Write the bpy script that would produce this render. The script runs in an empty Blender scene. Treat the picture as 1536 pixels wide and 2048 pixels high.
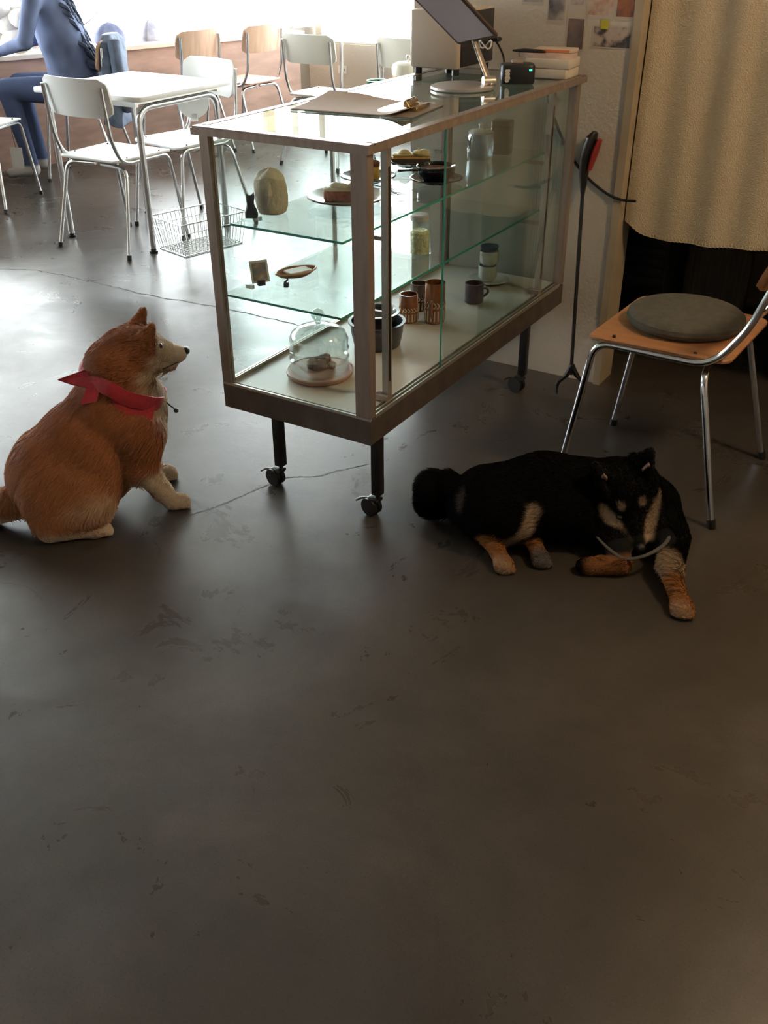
import bpy, math, random
import numpy as np
from mathutils import Vector, Matrix
sc = bpy.context.scene
# ------------------------------------------------------------------ camera
cam_d = bpy.data.cameras.new('camera'); cam = bpy.data.objects.new('camera', cam_d)
sc.collection.objects.link(cam); sc.camera = cam
CAM = Vector((1.13764, -1.80245, 1.38986)); YAW, PITCH, ROLL, FPX = 2.1191, 0.5459, -0.0069, 1941.02
_f = Vector((math.cos(PITCH)*math.cos(YAW), math.cos(PITCH)*math.sin(YAW), -math.sin(PITCH)))
_r = Vector((math.sin(YAW), -math.cos(YAW), 0)); _u = _r.cross(_f)
_r2 = _r*math.cos(ROLL)+_u*math.sin(ROLL); _u2 = -_r*math.sin(ROLL)+_u*math.cos(ROLL)
M = Matrix((_r2, _u2, -_f)).transposed().to_4x4(); M.translation = CAM
cam.matrix_world = M
cam_d.sensor_fit = 'VERTICAL'; cam_d.sensor_height = 36.0; cam_d.lens = FPX*36.0/2048.0
cam_d.clip_start = 0.02; cam_d.clip_end = 200
# ------------------------------------------------------------------ view, world, light
sc.view_settings.view_transform = 'Standard'; sc.view_settings.look = 'None'
sc.view_settings.gamma = 1.0; sc.view_settings.use_curve_mapping = False
sc.view_settings.exposure = 0.6
sc.cycles.use_denoising = True
sc.cycles.max_bounces = 10; sc.cycles.transparent_max_bounces = 24; sc.cycles.caustics_reflective = False; sc.cycles.caustics_refractive = False
sc.cycles.sample_clamp_indirect = 6.0
SKY = 19.0
w = bpy.data.worlds.new('sky'); sc.world = w; w.use_nodes = True
bg = w.node_tree.nodes['Background']; bg.inputs[0].default_value = (0.93, 0.96, 1.0, 1); bg.inputs[1].default_value = SKY

def lamp(name, kind, loc, energy, color=(1, 1, 1), size=None, target=None, **kw):
    d = bpy.data.lights.new(name, kind); d.energy = energy; d.color = color
    for k, v in kw.items(): setattr(d, k, v)
    o = bpy.data.objects.new(name, d); sc.collection.objects.link(o); o.location = loc
    if target is not None:
        o.rotation_euler = (Vector(target)-Vector(loc)).to_track_quat('-Z', 'Y').to_euler()
    return o

# ------------------------------------------------------------------ materials
MATS = {}
def mat(name, col=(.8, .8, .8), rough=.5, metal=0.0, var=0.0, scale=8.0, bump=0.0, bscale=40.0, col2=None, spec=.5, trans=0.0, alpha=None, sheen=0, stretch=(1, 1, 1), emis=None, coat=0, sss=0, rvar=0.0):
    if name in MATS: return MATS[name]
    m = bpy.data.materials.new(name); m.use_nodes = True; nt = m.node_tree; N = nt.nodes; L = nt.links
    b = N['Principled BSDF']
    b.inputs['Base Color'].default_value = (*col, 1); b.inputs['Roughness'].default_value = rough
    b.inputs['Metallic'].default_value = metal; b.inputs['Specular IOR Level'].default_value = spec
    if trans: b.inputs['Transmission Weight'].default_value = trans
    if sheen: b.inputs['Sheen Weight'].default_value = sheen
    if coat: b.inputs['Coat Weight'].default_value = coat
    if emis: b.inputs['Emission Color'].default_value = (*emis[:3], 1); b.inputs['Emission Strength'].default_value = emis[3]
    tc = N.new('ShaderNodeTexCoord'); mp = N.new('ShaderNodeMapping'); mp.inputs['Scale'].default_value = stretch
    L.new(tc.outputs['Object'], mp.inputs['Vector'])
    if var or col2:
        n = N.new('ShaderNodeTexNoise'); n.inputs['Scale'].default_value = scale; n.inputs['Detail'].default_value = 6
        L.new(mp.outputs[0], n.inputs['Vector'])
        r = N.new('ShaderNodeValToRGB'); L.new(n.outputs['Fac'], r.inputs[0])
        c2 = col2 or tuple(min(1, c*(1+var)) for c in col); c1 = tuple(c*(1-var) for c in col) if not col2 else col
        r.color_ramp.elements[0].color = (*c1, 1); r.color_ramp.elements[1].color = (*c2, 1)
        r.color_ramp.elements[0].position = .35; r.color_ramp.elements[1].position = .65
        L.new(r.outputs[0], b.inputs['Base Color'])
        if rvar:
            mr = N.new('ShaderNodeMapRange'); mr.inputs['To Min'].default_value = rough-rvar; mr.inputs['To Max'].default_value = rough+rvar
            L.new(n.outputs['Fac'], mr.inputs['Value']); L.new(mr.outputs[0], b.inputs['Roughness'])
    if bump:
        n2 = N.new('ShaderNodeTexNoise'); n2.inputs['Scale'].default_value = bscale; n2.inputs['Detail'].default_value = 4
        L.new(mp.outputs[0], n2.inputs['Vector'])
        bp = N.new('ShaderNodeBump'); bp.inputs['Strength'].default_value = bump; bp.inputs['Distance'].default_value = .01
        L.new(n2.outputs['Fac'], bp.inputs['Height']); L.new(bp.outputs[0], b.inputs['Normal'])
    MATS[name] = m; return m

def glass(name, tint=(.93, .98, .96), ior=1.5, rough=0.0, strength=1.0):
    if name in MATS: return MATS[name]
    m = bpy.data.materials.new(name); m.use_nodes = True; nt = m.node_tree; N = nt.nodes; L = nt.links
    N.remove(N['Principled BSDF']); out = N['Material Output']
    t = N.new('ShaderNodeBsdfTransparent'); t.inputs[0].default_value = (*tint, 1)
    g = N.new('ShaderNodeBsdfGlossy'); g.inputs['Roughness'].default_value = rough; g.inputs[0].default_value = (1, 1, 1, 1)
    fr = N.new('ShaderNodeLayerWeight'); fr.inputs['Blend'].default_value = .5
    pw = N.new('ShaderNodeMath'); pw.operation = 'POWER'; pw.inputs[1].default_value = 5.0; L.new(fr.outputs['Facing'], pw.inputs[0])
    f0 = ((ior-1)/(ior+1))**2*strength
    mu = N.new('ShaderNodeMath'); mu.operation = 'MULTIPLY_ADD'; mu.inputs[1].default_value = 1-f0; mu.inputs[2].default_value = f0; mu.use_clamp = True
    mx = N.new('ShaderNodeMixShader')
    L.new(pw.outputs[0], mu.inputs[0]); L.new(mu.outputs[0], mx.inputs[0]); L.new(t.outputs[0], mx.inputs[1]); L.new(g.outputs[0], mx.inputs[2]); L.new(mx.outputs[0], out.inputs[0])
    MATS[name] = m; return m

def attr_mat(name, rough=.75, spec=.2, sheen=0.0, translucent=0.0):
    if name in MATS: return MATS[name]
    m = bpy.data.materials.new(name); m.use_nodes = True; nt = m.node_tree; b = nt.nodes['Principled BSDF']
    a = nt.nodes.new('ShaderNodeAttribute'); a.attribute_name = 'Col'
    nt.links.new(a.outputs['Color'], b.inputs['Base Color'])
    b.inputs['Roughness'].default_value = rough; b.inputs['Specular IOR Level'].default_value = spec; b.inputs['Sheen Weight'].default_value = sheen
    if translucent:
        t = nt.nodes.new('ShaderNodeBsdfTranslucent'); nt.links.new(a.outputs['Color'], t.inputs[0])
        mx = nt.nodes.new('ShaderNodeMixShader'); mx.inputs[0].default_value = translucent
        nt.links.new(b.outputs[0], mx.inputs[1]); nt.links.new(t.outputs[0], mx.inputs[2]); nt.links.new(mx.outputs[0], nt.nodes['Material Output'].inputs[0])
    MATS[name] = m; return m

def picture_mat(name, cols, scale=14.0, seed=0.0):
    """printed picture: blotches of several colours"""
    m = bpy.data.materials.new(name); m.use_nodes = True; nt = m.node_tree; N = nt.nodes; L = nt.links; b = N['Principled BSDF']
    tc = N.new('ShaderNodeTexCoord'); n = N.new('ShaderNodeTexNoise'); n.noise_dimensions = '4D'; n.inputs['W'].default_value = seed
    n.inputs['Scale'].default_value = scale; n.inputs['Detail'].default_value = 3
    L.new(tc.outputs['Object'], n.inputs['Vector']); r = N.new('ShaderNodeValToRGB'); L.new(n.outputs['Fac'], r.inputs[0]); cr = r.color_ramp
    k = len(cols); cr.elements[0].position = .3; cr.elements[0].color = (*cols[0], 1); cr.elements[1].position = .7; cr.elements[1].color = (*cols[-1], 1)
    for i in range(1, k-1):
        e = cr.elements.new(.3+.4*i/(k-1)); e.color = (*cols[i], 1)
    L.new(r.outputs[0], b.inputs['Base Color']); b.inputs['Roughness'].default_value = .4
    return m

# ------------------------------------------------------------------ mesh helper
class MB:
    def __init__(s): s.v = []; s.f = []; s.mi = []; s.cur = 0
    def _add(s, vs, fs, T=None):
        n = len(s.v)
        for p in vs:
            p = Vector(p)
            if T is not None: p = T @ p
            s.v.append(tuple(p))
        for f in fs: s.f.append(tuple(i+n for i in f)); s.mi.append(s.cur)
        return s
    def mat(s, i): s.cur = i; return s
    def box(s, x0, x1, y0, y1, z0, z1, T=None):
        vs = [(x0, y0, z0), (x1, y0, z0), (x1, y1, z0), (x0, y1, z0), (x0, y0, z1), (x1, y0, z1), (x1, y1, z1), (x0, y1, z1)]
        return s._add(vs, [(0, 3, 2, 1), (4, 5, 6, 7), (0, 1, 5, 4), (1, 2, 6, 5), (2, 3, 7, 6), (3, 0, 4, 7)], T)
    def rbox(s, x0, x1, y0, y1, z0, z1, r=.005, T=None, seg=3, er=None):
        """box with rounded vertical corners and softened top/bottom edge"""
        er = min(r, (z1-z0)*.45) if er is None else er
        pts = rrect(x0, x1, y0, y1, r, seg); cx = (x0+x1)/2; cy = (y0+y1)/2
        rings = []
        for z, ins in ((z0, er), (z0+er*.3, er*.3), (z0+er, 0), (z1-er, 0), (z1-er*.3, er*.3), (z1, er)):
            sx = 1-2*ins/max(1e-6, (x1-x0)); sy = 1-2*ins/max(1e-6, (y1-y0))
            rings.append([(cx+(p[0]-cx)*sx, cy+(p[1]-cy)*sy, z) for p in pts])
        return s.loft(rings, T)
    def loft(s, rings, T=None, cap=True, closed=True):
        n = len(rings[0]); vs = [p for r in rings for p in r]; fs = []
        for i in range(len(rings)-1):
            for j in range(n if closed else n-1):
                a = i*n+j; b = i*n+(j+1) % n; fs.append((a, b, b+n, a+n))
        if cap: fs.append(tuple(reversed(range(n)))); fs.append(tuple(range((len(rings)-1)*n, len(rings)*n)))
        return s._add(vs, fs, T)
    def lathe(s, prof, T=None, seg=32, cap=True):
        rings = [[(r*math.cos(2*math.pi*k/seg), r*math.sin(2*math.pi*k/seg), z) for k in range(seg)] for r, z in prof]
        return s.loft(rings, T, cap)
    def cyl(s, p, q, r, r2=None, seg=16):
        return s.tube([p, q], r, r2=r2, seg=seg)
    def tube(s, pts, r, r2=None, seg=10, cap=True, flat=1.0):
        P = [Vector(p) for p in pts]; n = len(P)
        rr = r if isinstance(r, (list, tuple)) else [r+((r2 if r2 is not None else r)-r)*i/max(1, n-1) for i in range(n)]
        tg = []
        for i in range(n):
            a = P[max(0, i-1)]; b = P[min(n-1, i+1)]; tg.append((b-a).normalized())
        up = Vector((0, 0, 1)) if abs(tg[0].z) < .9 else Vector((1, 0, 0))
        x = tg[0].cross(up).normalized(); rings = []
        for i in range(n):
            x = (x-tg[i]*x.dot(tg[i])).normalized(); y = tg[i].cross(x)
            rings.append([tuple(P[i]+(x*math.cos(2*math.pi*k/seg)+y*math.sin(2*math.pi*k/seg)*flat)*rr[i]) for k in range(seg)])
        return s.loft(rings, None, cap)
    def sphere(s, c, r, seg=16, ring=10, sc_=(1, 1, 1)):
        vs = []; fs = []
        rings = [[(c[0]+r*sc_[0]*math.sin(math.pi*i/ring)*math.cos(2*math.pi*k/seg), c[1]+r*sc_[1]*math.sin(math.pi*i/ring)*math.sin(2*math.pi*k/seg), c[2]-r*sc_[2]*math.cos(math.pi*i/ring)) for k in range(seg)] for i in range(1, ring)]
        return s.loft(rings)
    def prism(s, poly, z0, z1, T=None):
        return s.loft([[(p[0], p[1], z0) for p in poly], [(p[0], p[1], z1) for p in poly]], T)
    def build(s, name, material, parent=None, loc=(0, 0, 0), smooth=True, ang=35, rot=None):
        me = bpy.data.meshes.new(name); me.from_pydata(s.v, [], s.f)
        ms = material if isinstance(material, (list, tuple)) else [material]
        for m_ in ms: me.materials.append(m_)
        if len(ms) > 1: me.polygons.foreach_set('material_index', s.mi)
        me.validate(); me.update()
        if smooth:
            me.polygons.foreach_set('use_smooth', [True]*len(me.polygons)); me.set_sharp_from_angle(angle=math.radians(ang))
        o = bpy.data.objects.new(name, me); sc.collection.objects.link(o); o.location = loc
        if rot is not None: o.rotation_euler = rot
        if parent is not None: o.parent = parent
        return o

def rrect(x0, x1, y0, y1, r, seg=4):
    r = min(r, (x1-x0)/2, (y1-y0)/2); out = []
    for cx, cy, a in ((x1-r, y1-r, 0), (x0+r, y1-r, 90), (x0+r, y0+r, 180), (x1-r, y0+r, 270)):
        for k in range(seg+1):
            t = math.radians(a+90*k/seg); out.append((cx+r*math.cos(t), cy+r*math.sin(t)))
    return out
def fillet(pts, rad, seg=6):
    P = [Vector(p) for p in pts]; out = [P[0]]
    for i in range(1, len(P)-1):
        a, b, c = P[i-1], P[i], P[i+1]; u = (a-b).normalized(); v = (c-b).normalized()
        r = rad[i-1] if isinstance(rad, (list, tuple)) else rad
        d = min(r, (a-b).length*.48, (c-b).length*.48)
        p0 = b+u*d; p1 = b+v*d
        for k in range(seg+1):
            t = k/seg; out.append(p0*(1-t)**2+b*2*t*(1-t)+p1*t*t)
    out.append(P[-1]); return out
def smoothpath(pts, n=8):
    P = [Vector(p) for p in pts]; out = []
    for i in range(len(P)-1):
        p0 = P[max(0, i-1)]; p1 = P[i]; p2 = P[i+1]; p3 = P[min(len(P)-1, i+2)]
        for k in range(n):
            t = k/n; out.append(.5*((2*p1)+(p2-p0)*t+(2*p0-5*p1+4*p2-p3)*t*t+(3*p1-p0-3*p2+p3)*t**3))
    out.append(P[-1]); return out
def tag(o, label=None, cat=None, group=None, kind=None):
    if label: o['label'] = label
    if cat: o['category'] = cat
    if group: o['group'] = group
    if kind: o['kind'] = kind
    return o
def thing(name, loc, label, cat, rz=0.0, group=None):
    o = bpy.data.objects.new(name, None); sc.collection.objects.link(o); o.location = loc; o.rotation_euler = (0, 0, rz)
    o.empty_display_size = .1; return tag(o, label, cat, group)
def struct(o): o['kind'] = 'structure'; return o
def copy_tree(o, parent=None):
    c = o.copy(); sc.collection.objects.link(c)
    if parent is not None: c.parent = parent
    for ch in list(o.children): copy_tree(ch, c)
    return c
def TR(loc=(0, 0, 0), rz=0, rx=0, ry=0):
    return Matrix.Translation(loc) @ Matrix.Rotation(rz, 4, 'Z') @ Matrix.Rotation(ry, 4, 'Y') @ Matrix.Rotation(rx, 4, 'X')

# common materials
chrome = mat('chrome', (.75, .76, .78), .16, 1.0)
alu = mat('brushed_aluminium', (.34, .27, .23), .40, .5, var=.12, scale=60, stretch=(1, 1, .1))
alu_dark = mat('bronze_aluminium', (.15, .115, .095), .45, .55, var=.15, scale=20)
black = mat('black_plastic', (.012, .012, .013), .4)
blackmetal = mat('black_metal', (.02, .018, .02), .4, .3)
white = mat('white_laminate', (.82, .82, .80), .35, var=.02, scale=5)
cream_wall = mat('cream_painted_wall', (.60, .54, .46), .8, var=.05, scale=2.2, bump=.25, bscale=90)
pane = glass('clear_glass', (.955, .985, .975), 1.45)
shelfglass = glass('green_tint_glass', (.92, .965, .95), 1.6)
edgeglass = mat('glass_edge', (.06, .38, .28), .15, 0, spec=.8, emis=None)
paper = mat('white_paper', (.78, .76, .73), .75, var=.03, scale=30)

# ================================================================== ROOM
# floor with seam and cracks
random.seed(4)
def floor_material():
    m = bpy.data.materials.new('polished_concrete'); m.use_nodes = True; nt = m.node_tree; N = nt.nodes; L = nt.links; b = N['Principled BSDF']
    tc = N.new('ShaderNodeTexCoord')
    def noise(s, d=8, dist=0.0, ro=.6):
        n = N.new('ShaderNodeTexNoise'); n.inputs['Scale'].default_value = s; n.inputs['Detail'].default_value = d; n.inputs['Distortion'].default_value = dist; n.inputs['Roughness'].default_value = ro
        L.new(tc.outputs['Object'], n.inputs['Vector']); return n
    def ramp(n, stops):
        r = N.new('ShaderNodeValToRGB'); L.new(n.outputs['Fac'], r.inputs[0]); cr = r.color_ramp
        cr.elements[0].position, cr.elements[0].color = stops[0][0], (*stops[0][1], 1); cr.elements[1].position, cr.elements[1].color = stops[-1][0], (*stops[-1][1], 1)
        for p, c in stops[1:-1]: e = cr.elements.new(p); e.color = (*c, 1)
        return r
    n1 = noise(1.3, 8, .6); r1 = ramp(n1, [(.3, (.040, .033, .027)), (.5, (.060, .050, .041)), (.72, (.092, .078, .066))])
    n2 = noise(9, 10, .2, .75); r2 = ramp(n2, [(.30, (.84, .84, .84)), (.5, (1, 1, 1)), (.7, (1.14, 1.12, 1.10))])
    mx = N.new('ShaderNodeMix'); mx.data_type = 'RGBA'; mx.blend_type = 'MULTIPLY'; mx.inputs['Factor'].default_value = 1
    L.new(r1.outputs[0], mx.inputs['A']); L.new(r2.outputs[0], mx.inputs['B'])
    n3 = noise(260, 2); r3 = ramp(n3, [(.30, (.45, .45, .45)), (.42, (1, 1, 1)), (.6, (1, 1, 1)), (.74, (1.7, 1.65, 1.6))])
    mx2 = N.new('ShaderNodeMix'); mx2.data_type = 'RGBA'; mx2.blend_type = 'MULTIPLY'; mx2.inputs['Factor'].default_value = .55
    L.new(mx.outputs['Result'], mx2.inputs['A']); L.new(r3.outputs[0], mx2.inputs['B'])
    L.new(mx2.outputs['Result'], b.inputs['Base Color'])
    n4 = noise(3.5, 8, 1.2, .7); mr = N.new('ShaderNodeMapRange'); mr.inputs['From Min'].default_value = .3; mr.inputs['From Max'].default_value = .7
    mr.inputs['To Min'].default_value = .24; mr.inputs['To Max'].default_value = .38; L.new(n4.outputs['Fac'], mr.inputs['Value']); L.new(mr.outputs[0], b.inputs['Roughness'])
    n5 = noise(30, 8, .4, .7); n6 = noise(2.2, 6, 1.0, .6)
    ad = N.new('ShaderNodeMath'); ad.operation = 'MULTIPLY_ADD'; ad.inputs[1].default_value = 1.5; L.new(n6.outputs['Fac'], ad.inputs[0]); L.new(n5.outputs['Fac'], ad.inputs[2])
    bp = N.new('ShaderNodeBump'); bp.inputs['Strength'].default_value = .07; bp.inputs['Distance'].default_value = .006; L.new(ad.outputs[0], bp.inputs['Height']); L.new(bp.outputs[0], b.inputs['Normal'])
    b.inputs['Specular IOR Level'].default_value = .5
    return m
fm = MB(); fm.box(-8, 4, -5, 7, -.1, 0)
fm.mat(1)
def crack(pts, wd, jit, seed):
    rnd = random.Random(seed); P = smoothpath([(x, y, 0) for x, y in pts], 14); L_ = []; R_ = []
    for i, p in enumerate(P):
        q = P[min(i+1, len(P)-1)]-P[max(i-1, 0)]; n = Vector((-q.y, q.x, 0)).normalized(); p = p+n*rnd.uniform(-jit, jit)
        w_ = wd*rnd.uniform(.3, 1.0); L_.append((p.x+n.x*w_, p.y+n.y*w_, .0006)); R_.append((p.x-n.x*w_, p.y-n.y*w_, .0006))
    k = len(P); fm._add(L_+R_, [(i, i+1, k+i+1, k+i) for i in range(k-1)])
crack([(-.20, .42), (-.30, .27), (-.33, .22), (-.40, .17), (-.43, .08), (-.44, .04), (-.47, -.06), (-.50, -.13), (-.49, -.20), (-.51, -.27), (-.47, -.30), (-.44, -.33)], .0021, .004, 1)
crack([(-.30, .27), (-.22, .25), (-.16, .28)], .0007, .003, 2)
crack([(-.55, -.62), (-.62, -.60), (-.70, -.62), (-.80, -.64)], .0008, .003, 3)
crack([(-3.2, .95), (-2.9, 1.05), (-2.62, 1.18), (-2.3, 1.20), (-1.9, 1.19), (-1.5, 1.22), (-1.0, 1.22)], .004, .006, 5)
struct(fm.build('floor', [floor_material(), mat('floor_crack_dark', (.06, .05, .045), .8)], smooth=False))
# counter / left window wall line
P0 = Vector((-4.464, 2.549, 0)); DIR = Vector((.300, .954, 0)).normalized(); OUT = Vector((-DIR.y, DIR.x, 0))
def ww(t, o, z): p = P0+DIR*t+OUT*o; return (p.x, p.y, z)
def wallbox(mb, t0, t1, o0, o1, z0, z1):
    vs = [ww(t0, o0, z0), ww(t1, o0, z0), ww(t1, o1, z0), ww(t0, o1, z0), ww(t0, o0, z1), ww(t1, o0, z1), ww(t1, o1, z1), ww(t0, o1, z1)]
    return mb._add(vs, [(0, 1, 2, 3), (7, 6, 5, 4), (4, 5, 1, 0), (5, 6, 2, 1), (6, 7, 3, 2), (7, 4, 0, 3)])
room_white = mat('room_wall_plaster', (.30, .27, .23), .85, var=.04, scale=3)
mb = MB(); wallbox(mb, -6.5, 3.4, .42, .55, 0, .66); wallbox(mb, -6.5, 3.4, .42, .55, 2.25, 2.7); wallbox(mb, -6.5, -3.2, .42, .55, .66, 2.25)
struct(mb.build('wall_left', room_white, smooth=False))
# far wall with glazed opening
FY = 5.45
mb = MB(); mb.box(-4.4, 3.2, FY, FY+.12, 0, .55); mb.box(-4.4, 3.2, FY, FY+.12, 2.3, 2.7); mb.box(-.9, 3.2, FY, FY+.12, .55, 2.3)
struct(mb.build('wall_far', cream_wall, smooth=False))
# photo wall behind the case
mb = MB(); mb.box(-.615, .125, 1.275, 1.375, 0, 2.7); struct(mb.build('wall_back', cream_wall, smooth=False))
mb = MB(); mb.box(-.605, -.53, 1.375, FY, 0, 2.7); struct(mb.build('wall_partition', cream_wall, smooth=False))
mb = MB(); mb.box(3.1, 3.2, -4.5, FY, 0, 2.7); struct(mb.build('wall_right', room_white, smooth=False))
mb = MB(); mb.box(-8, 3.2, -4.6, -4.5, 0, 2.7); struct(mb.build('wall_near', room_white, smooth=False))
mb = MB(); mb.box(-8, 3.2, -4.6, FY+.12, 2.7, 2.8); struct(mb.build('ceiling', mat('ceiling_paint', (.32, .30, .27), .9), smooth=False))
mb = MB(); mb.box(.125, 3.1, 1.275, 1.375, 2.05, 2.7); mb.box(1.35, 3.1, 1.275, 1.375, 0, 2.05); struct(mb.build('wall_doorhead', cream_wall, smooth=False))
mb = MB(); mb.box(.1255, .150, 1.265, 1.385, 0, 2.06); struct(mb.build('trim_1', mat('door_jamb_paint', (.40, .32, .22), .6, var=.08, scale=9), smooth=False))
# windows: frames + panes
wf = mat('window_frame_metal', (.55, .50, .42), .5, .2)
mb = MB()
for t in (-3.2, 2.75): wallbox(mb, t-.03, t+.03, .44, .50, .66, 2.25)
wallbox(mb, -3.2, 3.4, .44, .50, .655, .675); wallbox(mb, -3.2, 3.4, .44, .50, 2.21, 2.25)
w1 = struct(mb.build('window_1', wf, smooth=False)); mb = MB(); wallbox(mb, -3.2, 3.4, .468, .474, .675, 2.21); mb.build('window_pane', pane, w1, smooth=False)
mb = MB()
for x in (-3.90, -2.4, -.93): mb.box(x-.03, x+.03, FY+.02, FY+.09, .55, 2.3)
mb.box(-3.9, -.9, FY+.02, FY+.09, .55, .59); mb.box(-3.9, -.9, FY+.02, FY+.09, 2.26, 2.3)
w2 = struct(mb.build('window_2', wf, smooth=False)); mb = MB(); mb.box(-3.9, -.93, FY+.05, FY+.056, .59, 2.26); mb.build('window_pane', pane, w2, smooth=False)
# corner post at the end of the counter
mb = MB(); wallbox(mb, 2.42, 2.50, .38, .44, .72, 2.25); struct(mb.build('trim_2', mat('yellowed_post', (.70, .60, .40), .6), smooth=False))
# portals to guide sky sampling
def portal(c, nrm, sx, sy):
    o = lamp('window_portal', 'AREA', c, 1.0, shape='RECTANGLE', size=sx, size_y=sy)
    o.rotation_euler = Vector(nrm).to_track_quat('-Z', 'Y').to_euler(); o.data.cycles.is_portal = True
c = ww(.1, .53, 1.46); portal(c, -OUT, 6.6, 1.55)
portal((-2.4, FY+.1, 1.43), (0, -1, 0), 3.0, 1.7)
# warm lamps of the room
lamp('ceiling_bulb', 'POINT', (1.75, .40, 2.25), 46, (1.0, .72, .42), shadow_soft_size=.12)
lamp('back_room_bulb', 'POINT', (1.05, 2.4, 2.0), 0, (1.0, .72, .42), shadow_soft_size=.05)

# ================================================================== COUNTER under the window
cw = mat('counter_brown_panel', (.36, .22, .17), .55, var=.15, scale=5, stretch=(1, 1, 4))
ctop = mat('counter_pale_top', (.70, .60, .50), .4)
ct = thing('window_counter', ww(0, 0, 0), 'long brown wood counter running below the bright window', 'counter')
mb = MB(); wallbox(mb, -4.5, 2.50, 0, .40, 0, .655); mb.build('front_panel', cw, ct, smooth=False, loc=tuple(-Vector(ct.location)))
mb = MB(); wallbox(mb, -4.5, 2.54, -.02, .415, .655, .68); mb.build('counter_top', ctop, ct, smooth=False, loc=tuple(-Vector(ct.location)))

# ================================================================== SHOWCASE
W, L, ZT, ZU, ZP, ZB = .458, 1.22, .994, .975, .357, .286
case = thing('display_case', (0, 0, 0), 'glass display case in bronze aluminium frame on castor legs, cakes and crockery inside', 'display case')
o = .013
mb = MB()   # top frame profile
ins = .030
for (x0, x1, y0, y1) in ((-W-o, o, -o, -o+ins), (-W-o, o, L+o-ins, L+o), (-W-o, -W-o+ins, -o+ins, L+o-ins), (o-ins, o, -o+ins, L+o-ins)):
    mb.box(x0, x1, y0, y1, ZU, ZT-.004); 
    mb.box(x0+.003, x1-.003, y0+.003, y1-.003, ZT-.004, ZT)
mb.build('top_frame', alu, case, smooth=False)
mb = MB(); mb.box(-W-o+ins, o-ins, -o+ins, L+o-ins, ZT-.007, ZT-.001); mb.build('top_glass', glass('top_pane_glass', (.86, .95, .92), 1.75), case, smooth=False)
def post(x0, x1, y0, y1): 
    b_ = MB(); b_.box(x0, x1, y0, y1, ZP, ZU); return b_.build('corner_post', alu, case, smooth=False)
post(-.042, 0, 0, .026); post(-W, -W+.026, 0, .020); post(-.026, 0, L-.03, L); post(-W, -W+.026, L-.026, L)
for y in (.115, L-.16):
    b_ = MB(); b_.box(-.036, -.020, y, y+.020, ZP+.002, ZU-.002); b_.mat(1); b_.box(-.0205, -.0195, y+.006, y+.014, ZP+.05, ZU-.05)
    so = b_.build('shelf_post', [mat('pale_aluminium', (.42, .39, .35), .4, .6), black], case, smooth=False)
    b_ = MB(); b_.box(-.052, -.016, y-.012, y+.012, ZP+.003, ZP+.016); b_.sphere((-.05, y, ZP+.012), .008); b_.build('foot_bracket', alu, so)
mb = MB(); mb.box(-W, 0, 0, L, ZB, ZP-.006); mb.build('plinth', alu_dark, case, smooth=False)
mb = MB(); mb.box(-W+.012, -.030, .012, L-.012, ZP-.006, ZP); mb.build('deck', mat('deck_grey_cream', (.56, .53, .47), .35, var=.03, scale=10), case, smooth=False)
mb = MB()
mb.box(-W, -.0, 0, .006, ZP-.006, ZP+.001); mb.box(-W, -W+.006, .006, L, ZP-.006, ZP+.001); mb.box(-.004, 0, .026, L-.03, ZP-.006, ZP+.004); mb.box(-.016, -.012, .026, L-.03, ZP-.006, ZP+.004); mb.box(-.029, -.025, .026, L-.03, ZP-.006, ZP+.004)
mb.box(-W+.02, -W+.024, .02, L-.02, ZP, ZP+.008)
mb.build('door_track', mat('bright_aluminium', (.62, .58, .52), .3, .8), case, smooth=False)
def pn(name, x0, x1, y0, y1, z0=ZP+.001, z1=ZU, m_=None):
    b_ = MB(); b_.box(x0, x1, y0, y1, z0, z1); return b_.build(name, m_ or pane, case, smooth=False)
pn('end_pane', -W+.026, -.042, .008, .012); pn('side_pane', -W+.008, -W+.012, .02, L-.026); pn('end_pane', -W+.026, -.026, L-.012, L-.008)
# the two sliding doors, pushed to the far half; green cut edge
dglass = glass('door_glass', (.93, .965, .955), 1.7)
for (x, y0, y1) in ((-.0085, .372, .98), (-.0215, .62, L-.032)):
    d = pn('sliding_door', x-.0022, x+.0022, y0, y1, ZP+.001, ZU-.001, dglass)
    if y0 < .4: b_ = MB(); b_.box(x-.0024, x+.0024, y0-.0022, y0, ZP+.001, ZU-.001); b_.build('glass_edge', edgeglass, d, smooth=False)
def shelf(x0, x1, y0, y1, z):
    b_ = MB(); b_.box(x0, x1, y0, y1, z-.006, z); s_ = b_.build('glass_shelf', shelfglass, case, smooth=False)
    b_ = MB(); b_.box(x1, x1+.0012, y0, y1, z-.0058, z-.0002); b_.box(x0, x1, y0-.0012, y0, z-.0058, z-.0002); b_.build('shelf_edge', edgeglass, s_, smooth=False)
    for yy in (.125, L-.15):
        for xa, xb in ((x0-.01, x0+.012), (x1-.012, -.034)): b_ = MB(); b_.box(xa, xb, yy-.005, yy+.005, z-.016, z-.0065); b_.build('shelf_bracket', alu, s_, smooth=False)
S1, S2 = .773, .592
shelf(-.405, -.082, .022, L-.03, S1); shelf(-.445, -.092, .022, L-.03, S2)
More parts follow.
